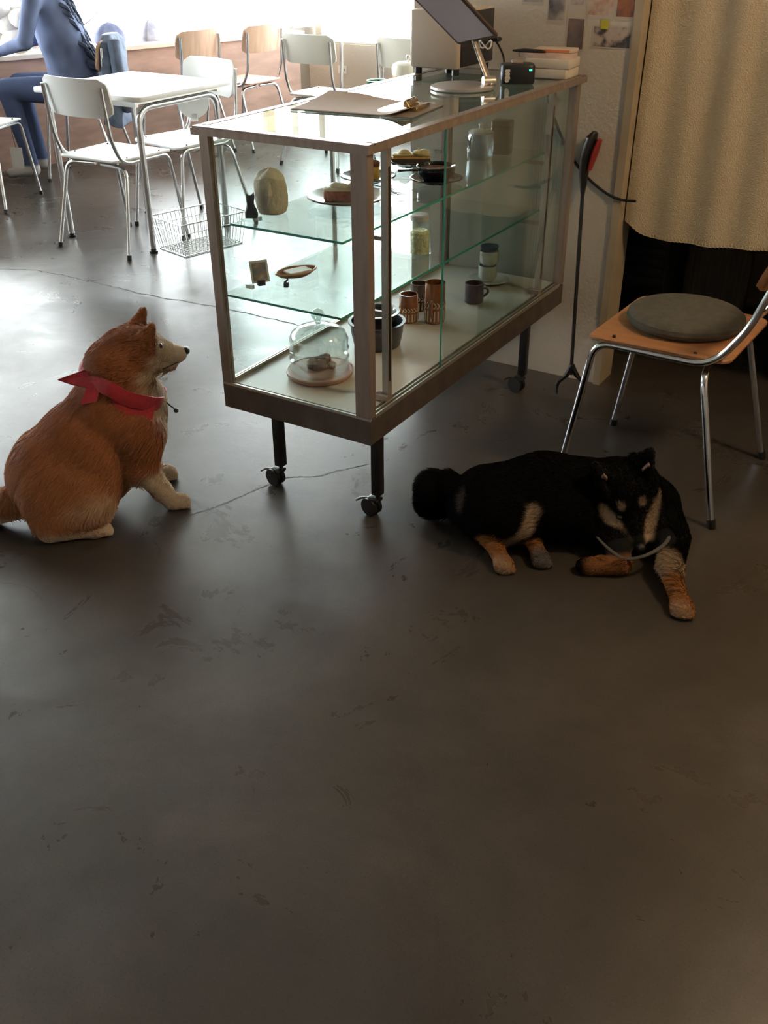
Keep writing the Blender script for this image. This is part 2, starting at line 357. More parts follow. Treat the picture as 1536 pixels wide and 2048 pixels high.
for (x, y) in ((-.066, .136), (-W+.066, .136), (-.066, L-.136), (-W+.066, L-.136)):
    b_ = MB(); b_.rbox(x-.0135, x+.0135, y-.0135, y+.0135, .062, ZB, .003, er=.001); lg = b_.build('leg', blackmetal, case)
    b_ = MB(); b_.cyl((x, y, .05), (x, y, .064), .006); cx, cy = x-.014, y-.010
    for s_ in (-1, 1):
        ax = Vector((-.22, -.97, 0)).normalized()
        c_ = Vector((cx, cy, .026))+ax*(s_*.009); b_.cyl(c_-ax*.006, c_+ax*.006, .026, seg=24)
    b_.rbox(cx-.012, x+.012, cy-.012, y+.012, .040, .054, .006)
    b_.build('castor', black, lg)
    b_ = MB(); b_.tube([(cx-.012, cy, .047), (cx-.028, cy-.006, .046), (cx-.042, cy-.012, .038)], .006, flat=.5); b_.build('brake_lever', mat('dark_lever', (.05, .045, .04), .3, .5), lg)

# ================================================================== CHAIRS
steel_leg = chrome
def make_chair(kind='white'):
    sm = {'white': white, 'cream': mat('cream_laminate', (.72, .68, .58), .4, var=.03, scale=6),
          'wood': mat('beech_plywood', (.42, .19, .085), .38, var=.14, scale=5, stretch=(8, 1, 1), coat=.2),
          'tan': mat('tan_plywood', (.45, .28, .19), .45, var=.1, scale=6, stretch=(6, 1, 1))}[kind]
    root = thing('chair', (0, 0, 0), '', 'chair'); ln_ = .075 if kind == 'wood' else 0
    # seat (front = +Y)
    b_ = MB(); pts = rrect(-.20, .20, -.19, .19, .035, 5); rings = []
    for z, k in ((-.006, .985), (-.003, 1), (.003, 1), (.006, .985)):
        rings.append([(p[0]*k*(1-.06*(p[1] < 0)*abs(p[1])/.19), p[1]*k, .440+z-.006*max(0, (p[1]-.12)/.07)**2-.004*(1-(p[0]/.2)**2)) for p in pts])
    b_.loft(rings)
    seat = b_.build('seat', sm, root)
    for sx in (-1, 1):
        for sy in (-.1, .12):
            b_ = MB(); b_.cyl((sx*.172, sy, .4385), (sx*.172, sy, .4475), .0045, seg=10); b_.build('screw', mat('screw_dark', (.05, .035, .02), .4, .6), seat)
    # backrest
    nu, nv = 14, 8; Hb = .17; wv = .205; rc = .04; g0 = []; g1 = []
    for j in range(nv+1):
        v = -1+2*j/nv; dz = max(0, abs(v)*Hb/2-(Hb/2-rc)); hw = wv-(rc-math.sqrt(max(0, rc*rc-dz*dz)))
        for i in range(nu+1):
            u = -1+2*i/nu; x = u*hw; z = .715+v*Hb/2; y = -.222+.040*(x/.205)**2-.16*(z-.715)-ln_*(z-.44)/.3
            g0.append((x, y+.005, z)); g1.append((x, y-.005, z))
    n = len(g0); fs = []
    for j in range(nv):
        for i in range(nu):
            a = j*(nu+1)+i; q = (a, a+1, a+nu+2, a+nu+1); fs.append(q[::-1]); fs.append(tuple(k+n for k in q))
    bd = [i for i in range(nu+1)]+[j*(nu+1)+nu for j in range(1, nv+1)]+[nv*(nu+1)+i for i in range(nu-1, -1, -1)]+[j*(nu+1) for j in range(nv-1, 0, -1)]
    for k in range(len(bd)):
        a, c_ = bd[k], bd[(k+1) % len(bd)]; fs.append((a, c_, c_+n, a+n))
    b_ = MB(); b_._add(g0+g1, fs); b_.build('backrest', sm, root)
    r = .0095
    for s_ in (-1, 1):
        b_ = MB(); b_.tube(fillet([(s_*.205, .225, .012), (s_*.188, .165, .425), (s_*.186, -.150, .425), (s_*.186, -.198-ln_*.33, .54), (s_*.186, -.215-ln_*1.08, .765)], [.05, .06, .04]), r, seg=12)
        fr = b_.build('side_frame', chrome, root)
        b_ = MB(); b_.tube([(s_*.2055, .2255, 0), (s_*.2053, .225, .022)], .0115, seg=12); b_.build('foot_cap', black, fr)
        b_ = MB(); b_.tube(fillet([(s_*.235, -.235, .012), (s_*.196, -.135, .405), (s_*.02, -.120, .408)], [.055]), r, seg=12)
        lg = b_.build('leg', chrome, root)
        b_ = MB(); b_.tube([(s_*.2362, -.238, 0), (s_*.234, -.2325, .024)], .0118, seg=12); b_.build('foot_cap', black, lg)
    return root
CH = {}
def chair(kind, loc, face, label, group):
    """face = direction (dx,dy) the sitter looks"""
    if kind not in CH: CH[kind] = c_ = make_chair(kind)
    else: c_ = copy_tree(CH[kind])
    c_.location = loc; c_.rotation_euler = (0, 0, math.atan2(-face[0], face[1])); c_['label'] = label; c_['group'] = group; c_['category'] = 'chair'
    return c_
c0 = chair('wood', (.515, .775, 0), (-.995, .05), 'wooden seat chair with round grey cushion beside the black dog', 'tube frame chairs')
chair('white', (-2.56, 1.76, 0), (0, 1), 'white chair nearest, seen from behind, at the near side of the white table', 'tube frame chairs')
chair('white', (-2.50, 2.20, 0), (-.20, -.98), 'white chair at the far side of the white table, facing the room', 'tube frame chairs')
chair('white', (-3.86, 1.97, 0), (-.35, .94), 'white chair at the far left edge with a paper tag hanging by it', 'tube frame chairs')
chair('cream', (-2.74, 3.88, 0), (.05, 1), 'cream chair seen from behind just right of the wooden chairs', 'tube frame chairs')
chair('cream', (-2.08, 3.95, 0), (.05, 1), 'cream chair seen from behind, left of the white lidded canister', 'tube frame chairs')
chair('cream', (-2.35, 5.15, 0), (0, -1), 'farthest cream chair, only its back seen in the window glare', 'tube frame chairs')
chair('tan', (-3.76, 3.60, 0), (-.99, .02), 'tan wooden chair at the counter, left of the pair', 'tube frame chairs')
chair('tan', (-3.61, 4.10, 0), (-.99, .02), 'tan wooden chair at the right end of the counter', 'tube frame chairs')
chair('tan', (-3.86, 2.80, 0), (-.86, -.50), 'tan wooden chair under the person in navy, dark jacket on its back', 'tube frame chairs')
# cushion
mb = MB(); R_ = .158
prof = [(.02, 0), (R_-.02, 0), (R_-.006, .004), (R_, .015), (R_-.002, .026), (R_-.012, .034), (R_-.03, .037), (R_*.5, .039), (.005, .0395)]
mb.lathe(prof, seg=56); cu = mb.build('seat_cushion', mat('grey_felt', (.092, .084, .066), .95, var=.12, scale=40, bump=.4, bscale=300), None, (.52, .80, .4465))
tag(cu, 'round dark grey felt cushion on the wooden chair seat', 'cushion')

# white table
tb = thing('table', (-2.60, 1.97, 0), 'white rectangular table with bent chrome legs between two white chairs', 'table')
b_ = MB(); b_.rbox(-.345, .355, -.33, .34, .700, .722, .03, er=.003); b_.build('table_top', white, tb)
for sx in (-1, 1):
    pth = fillet([(sx*.283, -.285, .02), (sx*.29, -.28, .665), (sx*.29, .28, .665), (sx*.283, .285, .02)], .085, 8)
    half = len(pth)//2
    for k, seg_ in enumerate((pth[:half+1], pth[half:])):
        b_ = MB(); b_.tube(seg_, .0155, seg=14); lg = b_.build('leg', chrome, tb)
        e = seg_[0] if k == 0 else seg_[-1]
        b_ = MB(); b_.cyl((e[0], e[1], 0), (e[0], e[1], .010), .021); b_.cyl((e[0], e[1], .01), (e[0], e[1], .028), .014); b_.build('foot_cap', black, lg)
b_ = MB(); b_.box(-.30, .30, -.30, -.28, .672, .70); b_.box(-.30, .30, .28, .30, .672, .70); b_.box(-.30, -.28, -.28, .28, .682, .70); b_.box(.28, .30, -.28, .28, .682, .70)
b_.build('apron', chrome, tb, smooth=False)
# far white table
ft = thing('table', (-2.4, 4.55, 0), 'bright white table between the cream chairs, in the window glare', 'table')
b_ = MB(); b_.rbox(-.55, .55, -.33, .33, .700, .722, .03, er=.003); b_.build('table_top', white, ft)
for sx in (-1, 1):
    for sy in (-1, 1):
        b_ = MB(); b_.cyl((sx*.5, sy*.28, 0), (sx*.49, sy*.27, .70), .014); b_.build('leg', chrome, ft)
# table with canister behind the case
kt = thing('table', (-1.12, 2.28, 0), 'pale cream table behind the display case carrying the canister', 'table')
b_ = MB(); b_.rbox(-.42, .42, -.25, .30, .700, .720, .02, er=.003); b_.build('table_top', mat('pale_cream_top', (.75, .72, .62), .4), kt)
for sx in (-1, 1):
    for sy in (-.8, 1):
        b_ = MB(); b_.cyl((sx*.38, sy*.25, 0), (sx*.38, sy*.25, .70), .012); b_.build('leg', chrome, kt)

# ================================================================== ORGANIC MODELLING (signed distance fields -> one skin)
def sdf_mesh(prims, h=.006, k=.02, pad=.03, noise=0.0):
    lo = np.min([np.minimum(np.array(p[1]), np.array(p[-2] if p[0] == 'c' else p[1]))-(max(p[3], p[4]) if p[0] == 'c' else max(p[2])) for p in prims], axis=0)-pad
    hi = np.max([np.maximum(np.array(p[1]), np.array(p[-2] if p[0] == 'c' else p[1]))+(max(p[3], p[4]) if p[0] == 'c' else max(p[2])) for p in prims], axis=0)+pad
    n = np.ceil((hi-lo)/h).astype(int)+1
    X, Y, Z = np.meshgrid(*[lo[i]+h*np.arange(n[i]) for i in range(3)], indexing='ij', sparse=False)
    V = np.full(X.shape, 9.0, dtype=np.float32)
    for p in prims:
        kk = p[-1] if p[-1] is not None else k
        if p[0] == 'c':      # ('c', a, None, ra, rb, b, k)
            a = np.array(p[1]); b = np.array(p[5]); ra, rb = p[3], p[4]; ba = b-a; L2 = float(ba@ba)+1e-12
            px, py, pz = X-a[0], Y-a[1], Z-a[2]
            t = np.clip((px*ba[0]+py*ba[1]+pz*ba[2])/L2, 0, 1)
            d = np.sqrt((px-ba[0]*t)**2+(py-ba[1]*t)**2+(pz-ba[2]*t)**2)-(ra+(rb-ra)*t)
        else:                # ('e', c, radii, R3, k)
            c = np.array(p[1]); r = np.array(p[2]); Rm = p[3]
            q = np.stack([X-c[0], Y-c[1], Z-c[2]], -1)
            if Rm is not None: q = q @ Rm
            qq = np.sqrt(((q/r)**2).sum(-1)); q2 = np.sqrt(((q/(r*r))**2).sum(-1))+1e-9
            d = qq*(qq-1)/q2
        hh = np.clip(.5+.5*(V-d)/kk, 0, 1)
        V = V+(d-V)*hh-kk*hh*(1-hh)
    # surface nets
    S = V < 0; nx, ny, nz = V.shape
    cs = [(i, j, l) for i in (0, 1) for j in (0, 1) for l in (0, 1)]
    def cor(A, c): return A[c[0]:nx-1+c[0], c[1]:ny-1+c[1], c[2]:nz-1+c[2]]
    st = np.stack([cor(S, c) for c in cs], 0); mixed = st.any(0) & ~st.all(0)
    idx = -np.ones(mixed.shape, int); idx[mixed] = np.arange(mixed.sum())
    cell = np.argwhere(mixed).astype(float); acc = np.zeros((len(cell), 3)); cnt = np.zeros(len(cell))
    for a in cs:
        for ax in range(3):
            if a[ax] == 0:
                b = list(a); b[ax] = 1; va = cor(V, a)[mixed]; vb = cor(V, tuple(b))[mixed]; cr = (va < 0) != (vb < 0)
                t = np.where(cr, va/(va-vb+1e-12), 0); pos = np.array(a, float)[None]+np.eye(3)[ax][None]*t[:, None]
                acc += pos*cr[:, None]; cnt += cr
    P = (cell+acc/cnt[:, None])*h+lo
    F = []
    for ax in range(3):
        o1, o2 = [(1, 2), (2, 0), (0, 1)][ax]
        A = np.moveaxis(S, (ax, o1, o2), (0, 1, 2)); I = np.moveaxis(idx, (ax, o1, o2), (0, 1, 2))
        a0 = A[:-1, 1:-1, 1:-1]; a1 = A[1:, 1:-1, 1:-1]; ch = a0 != a1; w_ = np.argwhere(ch); fl = a0[ch]
        i, j, l = w_[:, 0], w_[:, 1]+1, w_[:, 2]+1
        q = np.stack([I[i, j-1, l-1], I[i, j, l-1], I[i, j, l], I[i, j-1, l]], 1)
        q[~fl] = q[~fl][:, ::-1]; F.append(q)
    F = np.concatenate(F); F = F[(F >= 0).all(1)]
    # light smoothing
    E = np.concatenate([F[:, [0, 1]], F[:, [1, 2]], F[:, [2, 3]], F[:, [3, 0]]])
    for _ in range(2):
        s_ = np.zeros_like(P); c_ = np.zeros(len(P)); np.add.at(s_, E[:, 0], P[E[:, 1]]); np.add.at(s_, E[:, 1], P[E[:, 0]]); np.add.at(c_, E[:, 0], 1); np.add.at(c_, E[:, 1], 1)
        P = P*.5+.5*s_/np.maximum(c_, 1)[:, None]
    nrm = np.cross(P[F[:, 2]]-P[F[:, 0]], P[F[:, 3]]-P[F[:, 1]]); N = np.zeros_like(P)
    for k_ in range(4): np.add.at(N, F[:, k_], nrm)
    N /= np.linalg.norm(N, axis=1)[:, None]+1e-12
    return P, F, N
def cap(a, b, ra, rb=None, k=None): return ('c', a, None, ra, ra if rb is None else rb, b, k)
def ell(c, r, R=None, k=None): return ('e', c, r, R, k)
def np_mesh(name, P, F, cols, material, parent=None, smooth=True):
    me = bpy.data.meshes.new(name); nf = F.shape[1]
    me.vertices.add(len(P)); me.vertices.foreach_set('co', P.astype(np.float32).ravel())
    me.loops.add(F.size); me.loops.foreach_set('vertex_index', F.astype(np.int32).ravel())
    me.polygons.add(len(F)); me.polygons.foreach_set('loop_start', np.arange(0, F.size, nf, dtype=np.int32))
    me.update(calc_edges=True)
    if cols is not None:
        a = me.color_attributes.new('Col', 'FLOAT_COLOR', 'POINT'); c4 = np.ones((len(P), 4), np.float32); c4[:, :3] = cols; a.data.foreach_set('color', c4.ravel())
    me.materials.append(material); me.polygons.foreach_set('use_smooth', [smooth]*len(F))
    o = bpy.data.objects.new(name, me); sc.collection.objects.link(o)
    if parent is not None: o.parent = parent
    return o
def fur(name, P, F, N, colf, flowf, lenf, count, material, parent, width=.0011, seed=0, lift=.35, clump=.3):
    rng = np.random.default_rng(seed)
    tri = np.concatenate([F[:, [0, 1, 2]], F[:, [0, 2, 3]]]); A = P[tri[:, 0]]; B = P[tri[:, 1]]; C = P[tri[:, 2]]
    ar = np.linalg.norm(np.cross(B-A, C-A), axis=1); t = rng.choice(len(tri), count, p=ar/ar.sum())
    u = rng.random(count); v = rng.random(count); m = u+v > 1; u[m] = 1-u[m]; v[m] = 1-v[m]
    p = A[t]+(B[t]-A[t])*u[:, None]+(C[t]-A[t])*v[:, None]
    n = N[tri[t, 0]]*(1-u-v)[:, None]+N[tri[t, 1]]*u[:, None]+N[tri[t, 2]]*v[:, None]; n /= np.linalg.norm(n, axis=1)[:, None]
    ln = lenf(p)*rng.uniform(.65, 1.25, count); ok = ln > .002; p, n, ln = p[ok], n[ok], ln[ok]; c = len(p)
    fl = flowf(p); fl = fl/(np.linalg.norm(fl, axis=1)[:, None]+1e-9); jit = rng.normal(0, .22, (c, 3))
    cl = np.sin(p@np.array([[90., 40, 20], [30, 110, 50], [20, 60, 100]]))*clump
    d = fl+jit+cl*.5; d -= n*(d*n).sum(1)[:, None]; d /= np.linalg.norm(d, axis=1)[:, None]+1e-9
    d1 = d*(1-lift)+n*lift; d1 /= np.linalg.norm(d1, axis=1)[:, None]
    mid = p+d1*(ln*.5)[:, None]; tip = mid+(d*.92+n*.10)*(ln*.5)[:, None]; base = p-n*.001
    side = np.cross(d1, n); side /= np.linalg.norm(side, axis=1)[:, None]+1e-9
    side = side+n*rng.normal(0, .5, c)[:, None]
    w_ = width*rng.uniform(.7, 1.3, c)[:, None]
    V = np.stack([base-side*w_, base+side*w_, mid+side*w_*.8, mid-side*w_*.8, tip+side*w_*.12, tip-side*w_*.12], 1).reshape(-1, 3)
    i = np.arange(c)*6; FF = np.concatenate([np.stack([i, i+1, i+2, i+3], 1), np.stack([i+3, i+2, i+4, i+5], 1)])
    col = colf(p)*rng.uniform(.82, 1.2, c)[:, None]; col = np.repeat(np.clip(col, 0, 1), 6, axis=0)
    o = np_mesh(name, V, FF, col, material, parent, smooth=True); return o
def sstep(a, b, x): t = np.clip((x-a)/(b-a), 0, 1); return t*t*(3-2*t)
def mixc(c0, c1, t): return c0*(1-t)[:, None]+c1*t[:, None]
def blob(p, c, r, soft=.35):   # 1 inside an ellipsoid, fading out
    q = (p-np.array(c))/np.array(r); d = np.sqrt((q*q).sum(1)); return 1-sstep(1-soft, 1+soft, d)
def seg_w(p, a, b, r, soft=.4):
    a = np.array(a); b = np.array(b); ba = b-a; t = np.clip(((p-a)@ba)/(ba@ba), 0, 1); d = np.linalg.norm(p-a-t[:, None]*ba, axis=1)/r; return 1-sstep(1-soft, 1+soft, d)
def nz(p, s, seed=0):
    r = np.random.default_rng(seed); o_ = np.zeros(len(p))
    for i in range(6):
        d = r.normal(0, 1, 3); d /= np.linalg.norm(d); o_ += np.sin(p@d*s*(1+i*.7)+r.uniform(0, 6))/(1+i*.5)
    return o_/2.5
furmat = attr_mat('fur', .7, .25, .15, .15); skinmat = attr_mat('dog_skin', .85, .15, .1)
def rotm(rx=0, ry=0, rz=0): return np.array((Matrix.Rotation(rz, 3, 'Z') @ Matrix.Rotation(ry, 3, 'Y') @ Matrix.Rotation(rx, 3, 'X')))
noseM = mat('dog_nose', (.012, .010, .010), .35, bump=.3, bscale=400); eyeM = mat('dog_eye', (.02, .009, .004), .08, coat=1)

# ------------------------------------------------------------------ orange dog, sitting (local: +X forward, +Y left, +Z up)
def head_prims(T, earT):
    """canonical dog head: origin centre of skull, +X nose direction. T maps to dog space (4x4). returns prims"""
    def X(p): return tuple(T @ Vector(p))
    Rm = np.array(T.to_3x3()); out = []
    out += [ell(X((0, 0, -.002)), (.074, .062, .054), Rm, .02), ell(X((.012, .036, -.022)), (.046, .036, .042), Rm, .02), ell(X((.012, -.036, -.022)), (.046, .036, .042), Rm, .02)]
    out += [cap(X((.045, 0, -.014)), X((.116, 0, -.033)), .036, .0225, .022), cap(X((.04, 0, -.052)), X((.096, 0, -.062)), .029, .0165, .010), ell(X((.112, 0, -.034)), (.022, .021, .019), Rm, .01)]
    out += [ell(X((.036, .022, .020)), (.024, .018, .016), Rm, .015), ell(X((.036, -.022, .020)), (.024, .018, .016), Rm, .015)]
    for s, (bx, by, bz, tx, ty, tz) in zip((1, -1), earT):
        b0 = Vector((bx, by, bz)); t0 = Vector((tx, ty, tz)); ax = (t0-b0).normalized()
        for wl, wf_ in ((0, 1), (0, -1), (1, 0), (-1, 0)):
            off = Vector((wf_*.031, s*wf_*.009+wl*.015, 0))
            out.append(cap(X(b0+off), X(t0+off*.10), .0135, .0062, .010))
    return out
OD = Vector((-.6325, -.0705, 0)); ODA = math.atan2(.8, .6)
odog = thing('dog', tuple(OD), 'orange and cream dog sitting on the floor in a red bandana', 'dog', ODA)
HT = TR((-.045, 0, .452), rz=0, ry=math.radians(3))
ears = ((.002, .045, .006, .042, .062, .070), (.002, -.045, .006, .042, -.062, .070))
pr_ = []
pr_ += [ell((-.290, 0, .120), (.125, .125, .122)), cap((-.255, 0, .150), (-.135, 0, .260), .122, .104), ell((-.20, 0, .165), (.12, .125, .14)),
        ell((-.08, 0, .235), (.085, .095, .105)), cap((-.125, 0, .29), (-.075, 0, .40), .092, .078), ell((-.095, 0, .415), (.075, .078, .055)), ell((-.05, 0, .30), (.062, .070, .075)), ell((-.10, 0, .17), (.07, .08, .08))]
for s in (-1, 1):
    pr_ += [ell((-.275, s*.095, .095), (.115, .062, .098), None, .03), cap((-.235, s*.125, .075), (-.345, s*.125, .045), .050, .030, .03), cap((-.345, s*.135, .030), (-.235, s*.150, .022), .026, .020, .015), ell((-.222, s*.152, .020), (.034, .024, .021), None, .012)]
    pr_ += [cap((-.075, s*.070, .235), (-.082, s*.078, .150), .062, .045, .03), cap((-.082, s*.078, .150), (-.035, s*.085, .060), .041, .0265, .015), cap((-.035, s*.085, .060), (-.015, s*.087, .028), .0265, .0225, .012), ell((.002, s*.088, .021), (.033, .025, .021), None, .012)]
    for q in (-1.5, -.5, .5, 1.5): pr_ += [cap((.012, s*.088+q*.0105, .016), (.031-abs(q)*.004, s*.088+q*.0115, .012), .0105, .0085, .004), cap((-.205, s*.152+q*.0095, .014), (-.190-abs(q)*.003, s*.152+q*.010, .011), .0095, .008, .004)]
pr_ += [cap((-.42, 0, .06), (-.50, .02, .035), .045, .035), cap((-.50, .02, .035), (-.56, .06, .035), .035, .022)]
pr_ += head_prims(HT, ears)
P, F, N = sdf_mesh(pr_, .0055, .028); P[:, 2] = np.maximum(P[:, 2], .001)
ORG = np.array([.42, .160, .060]); DOR = np.array([.25, .080, .036]); CRM = np.array([.72, .58, .42]); 
HTi = np.array(HT.inverted())
def col_o(p):
    c = mixc(np.tile(ORG, (len(p), 1)), DOR, np.clip(.5+.5*nz(p, 22, 1), 0, 1)*.6)
    c = mixc(c, np.array([.60, .30, .13]), sstep(.32, .1, p[:, 2])*sstep(-.05, -.2, p[:, 0])*.35)
    q = p@HTi[:3, :3].T+HTi[:3, 3]
    chest = sstep(-.085, -.04, p[:, 0]+.30*np.abs(p[:, 1])*0)*sstep(.40, .36, p[:, 2])*sstep(.10, .055, np.abs(p[:, 1])+.25*np.clip(-.02-p[:, 0], 0, 1))
    belly = sstep(.075, .045, p[:, 2])*sstep(.12, .09, np.abs(p[:, 1]))
    leg = np.maximum(seg_w(p, (-.060, -.08, .11), (0, -.088, .02), .05), seg_w(p, (-.060, .08, .11), (0, .088, .02), .05))
    foot = np.maximum(seg_w(p, (-.34, -.137, .028), (-.2, -.155, .015), .030), seg_w(p, (-.34, .137, .028), (-.2, .155, .015), .030))
    thigh = blob(p, (-.215, -.14, .09), (.07, .05, .035), .6)*.5
    ishead = sstep(-.10, -.075, p[:, 0])*sstep(.37, .395, p[:, 2])
    muz = sstep(.040, .062, q[:, 0]-.25*np.clip(q[:, 2], 0, 1)-.0*q[:, 1]); cheek = sstep(.005, -.030, q[:, 2]+.42*(.0-q[:, 0])*0)*sstep(.010, .040, q[:, 0]+.1*nz(p, 60, 3)*.1)
    under = sstep(-.030, -.055, q[:, 2])*sstep(-.02, .02, q[:, 0])
    hw_ = np.maximum(np.maximum(muz, cheek), under)*ishead
    earin = 0
    t = np.clip(np.maximum.reduce([chest*.9, belly*.9, leg, foot*.85, thigh, hw_]), 0, 1); t = np.clip(t*(1+.15*nz(p, 50, 2)), 0, 1)
    return mixc(c, CRM, t)
def flow_o(p):
    f = np.tile(np.array([-.75, 0, -.65]), (len(p), 1)); lo = sstep(.10, .06, p[:, 2]); f = f*(1-lo)[:, None]+np.array([.5, 0, -.6])*lo[:, None]
    hd = sstep(.36, .42, p[:, 2]); f = f*(1-hd)[:, None]+np.array([-1, 0, -.15])*hd[:, None]; f[:, 1] += np.sign(p[:, 1])*.15; return f
def len_o(p):
    l = np.full(len(p), .030); l = np.where(p[:, 2] > .40, .016, l)
    q = p@HTi[:3, :3].T+HTi[:3, 3]; hd = (p[:, 2] > .37) & (q[:, 0] > -.09)
    l = np.where(hd & (q[:, 0] > .04), .005, l); l = np.where(hd & (q[:, 2] > .045), .005, l); l = np.where(p[:, 2] < .05, .006, l)
    fl = (p[:, 0] > -.09) & (p[:, 2] < .15); l = np.where(fl, .007, l); l = np.where(hd & (q[:, 0] > .105), .0, l); return l
body = np_mesh('body', P, F, col_o(P), skinmat, odog)
fur('fur', P, F, N, col_o, flow_o, len_o, 150000, furmat, odog, .0010, 1)
def XH(p): return tuple(HT @ Vector(p))
mb = MB(); mb.sphere(XH((.1365, 0, -.0255)), .0125, 16, 10, (.85, 1.15, .85)); mb.build('nose', noseM, odog, smooth=True)
for s in (-1, 1): mb = MB(); mb.sphere(XH((.0625, s*.0310, .0050)), .0088); mb.build('eye', eyeM, odog)
mb = MB()
for s in (-1, 1): mb.tube(smoothpath([XH((.066, s*.0300, -.060)), XH((.088, s*.0245, -.055)), XH((.108, s*.0185, -.050)), XH((.121, s*.004, -.048))], 4), [.0015]*12+[.0012], seg=6)
mb.build('mouth_line', black, odog)
# bandana
red = mat('red_bandana_cloth', (.40, .014, .026), .7, var=.15, scale=30, bump=.3, bscale=120, sheen=.3)
def ring_band(mb, c, fwd, a, b, hgt, nseg=48, flare=.0, wob=.003):
    """closed band around the neck: c centre, fwd direction of the long axis in the XZ plane"""
    c = Vector(c); fx = Vector(fwd).normalized(); fy = Vector((0, 1, 0)); up = fx.cross(fy)
    if up.z < 0: up = -up
    R0 = []
    for k in range(nseg):
        t = 2*math.pi*k/nseg; e = wob*math.sin(5*t)+wob*.6*math.sin(9*t+1); rr = []
        for (o_, z_) in ((0, -1), (.25, -.3), (.1, .3), (-.2, 1), (-.6, 1), (-.5, -1)):
            q = c+fx*math.cos(t)*(a+o_*.010+e)+fy*math.sin(t)*(b+o_*.010+e)+up*(z_*hgt/2+e*.6); rr.append(tuple(q))
        R0.append(rr)
    R0.append(R0[0]); mb.loft(R0, cap=False)
bandana = MB(); ring_band(bandana, (-.082, 0, .352), (.86, 0, -.50), .112, .107, .038, wob=.0050)
def flap(mb, pts, th=.003):
    P_ = [Vector(p) for p in pts]; n_ = (P_[1]-P_[0]).cross(P_[2]-P_[0]).normalized()*th; k = len(P_)
    mb._add([tuple(p) for p in P_]+[tuple(p+n_) for p in P_], [tuple(range(k)), tuple(reversed(range(k, 2*k)))]+[(i, (i+1) % k, (i+1) % k+k, i+k) for i in range(k)])
flap(bandana, [(-.150, -.045, .420), (-.175, -.02, .412), (-.245, -.015, .395), (-.215, -.035, .385), (-.165, -.06, .375)])
flap(bandana, [(-.150, -.075, .380), (-.172, -.055, .395), (-.205, -.075, .345), (-.165, -.088, .352)])
flap(bandana, [(-.130, -.095, .352), (-.02, -.092, .318), (-.045, -.112, .270), (-.085, -.114, .268)])
bo = bandana.build('bandana', red, odog, ang=50)
mb = MB(); mb.tube(smoothpath([(.012, -.03, .300), (.022, -.035, .288), (.034, -.038, .276)], 4), .0022, seg=8); mb.sphere((.038, -.039, .270), .0068); mb.build('bell', mat('dark_bell', (.05, .06, .045), .3, .6), bo)

# ------------------------------------------------------------------ black and tan dog, lying (world-aligned local frame)
BD = Vector((.40, .25, 0)); bdog = thing('dog', tuple(BD), 'black and tan dog lying curled on the floor under the wooden chair', 'dog')
def B(x, y, z): return (x-BD.x, y-BD.y, z)
HB = Matrix.Translation(B(.552, .317, .166)) @ Matrix.Rotation(math.radians(-43.5), 4, 'Z') @ Matrix.Rotation(math.radians(38), 4, 'Y') @ Matrix.Rotation(math.radians(16.7), 4, 'X') @ Matrix.Scale(1.08, 4)
pb = [ell(B(.235, .19, .085), (.095, .09, .088)), cap(B(.245, .20, .098), B(.36, .27, .110), .094, .108), cap(B(.36, .27, .110), B(.50, .355, .098), .110, .105),
      ell(B(.575, .385, .085), (.105, .105, .088)), cap(B(.53, .38, .13), B(.557, .34, .155), .075, .078), ell(B(.655, .355, .055), (.055, .06, .052)), ell(B(.50, .29, .05), (.06, .06, .05)),
      cap(B(.19, .18, .11), B(.135, .18, .125), .036, .030, .012), cap(B(.135, .18, .125), B(.085, .175, .105), .032, .042, .008), cap(B(.085, .175, .105), B(.075, .195, .055), .042, .044, .008), cap(B(.075, .195, .055), B(.10, .215, .035), .043, .030, .008)]
# hind legs
pb += [ell(B(.285, .165, .085), (.085, .075, .075), None, .03), cap(B(.325, .175, .105), B(.350, .180, .085), .05, .04, .03), cap(B(.345, .175, .085), B(.290, .118, .040), .034, .024, .02), cap(B(.288, .118, .038), B(.335, .075, .022), .022, .019, .012), ell(B(.348, .062, .019), (.024, .026, .019), rotm(0, 0, .6), .01),
       cap(B(.385, .225, .075), B(.362, .195, .04), .035, .024, .02), cap(B(.362, .195, .038), B(.405, .145, .022), .021, .018, .012), ell(B(.418, .132, .019), (.024, .026, .019), rotm(0, 0, .6), .01)]
for (cx, cy) in ((.355, .052), (.426, .122)):
    for q in (-1.5, -.5, .5, 1.5): pb.append(cap(B(cx+q*.0095-.006, cy+q*.005+.012, .014), B(cx+q*.0105+.004, cy+q*.005-.006+abs(q)*.003, .010), .0095, .008, .004))
# front legs
pb += [cap(B(.690, .32, .066), B(.717, .228, .040), .038, .027, .03), cap(B(.715, .225, .040), B(.765, .140, .025), .026, .021, .015), ell(B(.779, .116, .021), (.027, .033, .021), rotm(0, 0, .35), .01)]
for q in (-1.5, -.5, .5, 1.5): pb.append(cap(B(.783+q*.0115, .112+q*.003, .016), B(.790+q*.0125, .088+q*.003+abs(q)*.005, .012), .0110, .009, .004))
pb += [cap(B(.56, .255, .06), B(.600, .205, .030), .040, .027, .03), cap(B(.603, .198, .027), B(.545, .165, .022), .025, .021, .012), ell(B(.530, .160, .019), (.028, .023, .019), rotm(0, 0, .4), .01)]
earsB = ((-.020, .042, .036, -.045, .064, .092), (-.020, -.042, .036, -.045, -.064, .092))
pb += head_prims(HB, earsB)
P, F, N = sdf_mesh(pb, .0055, .028); P[:, 2] = np.maximum(P[:, 2], .001)
BLK = np.array([.0035, .0032, .0032]); TAN = np.array([.30, .125, .045]); PAL = np.array([.42, .30, .20]); GRY = np.array([.10, .085, .075])
HBi = np.array(HB.inverted())
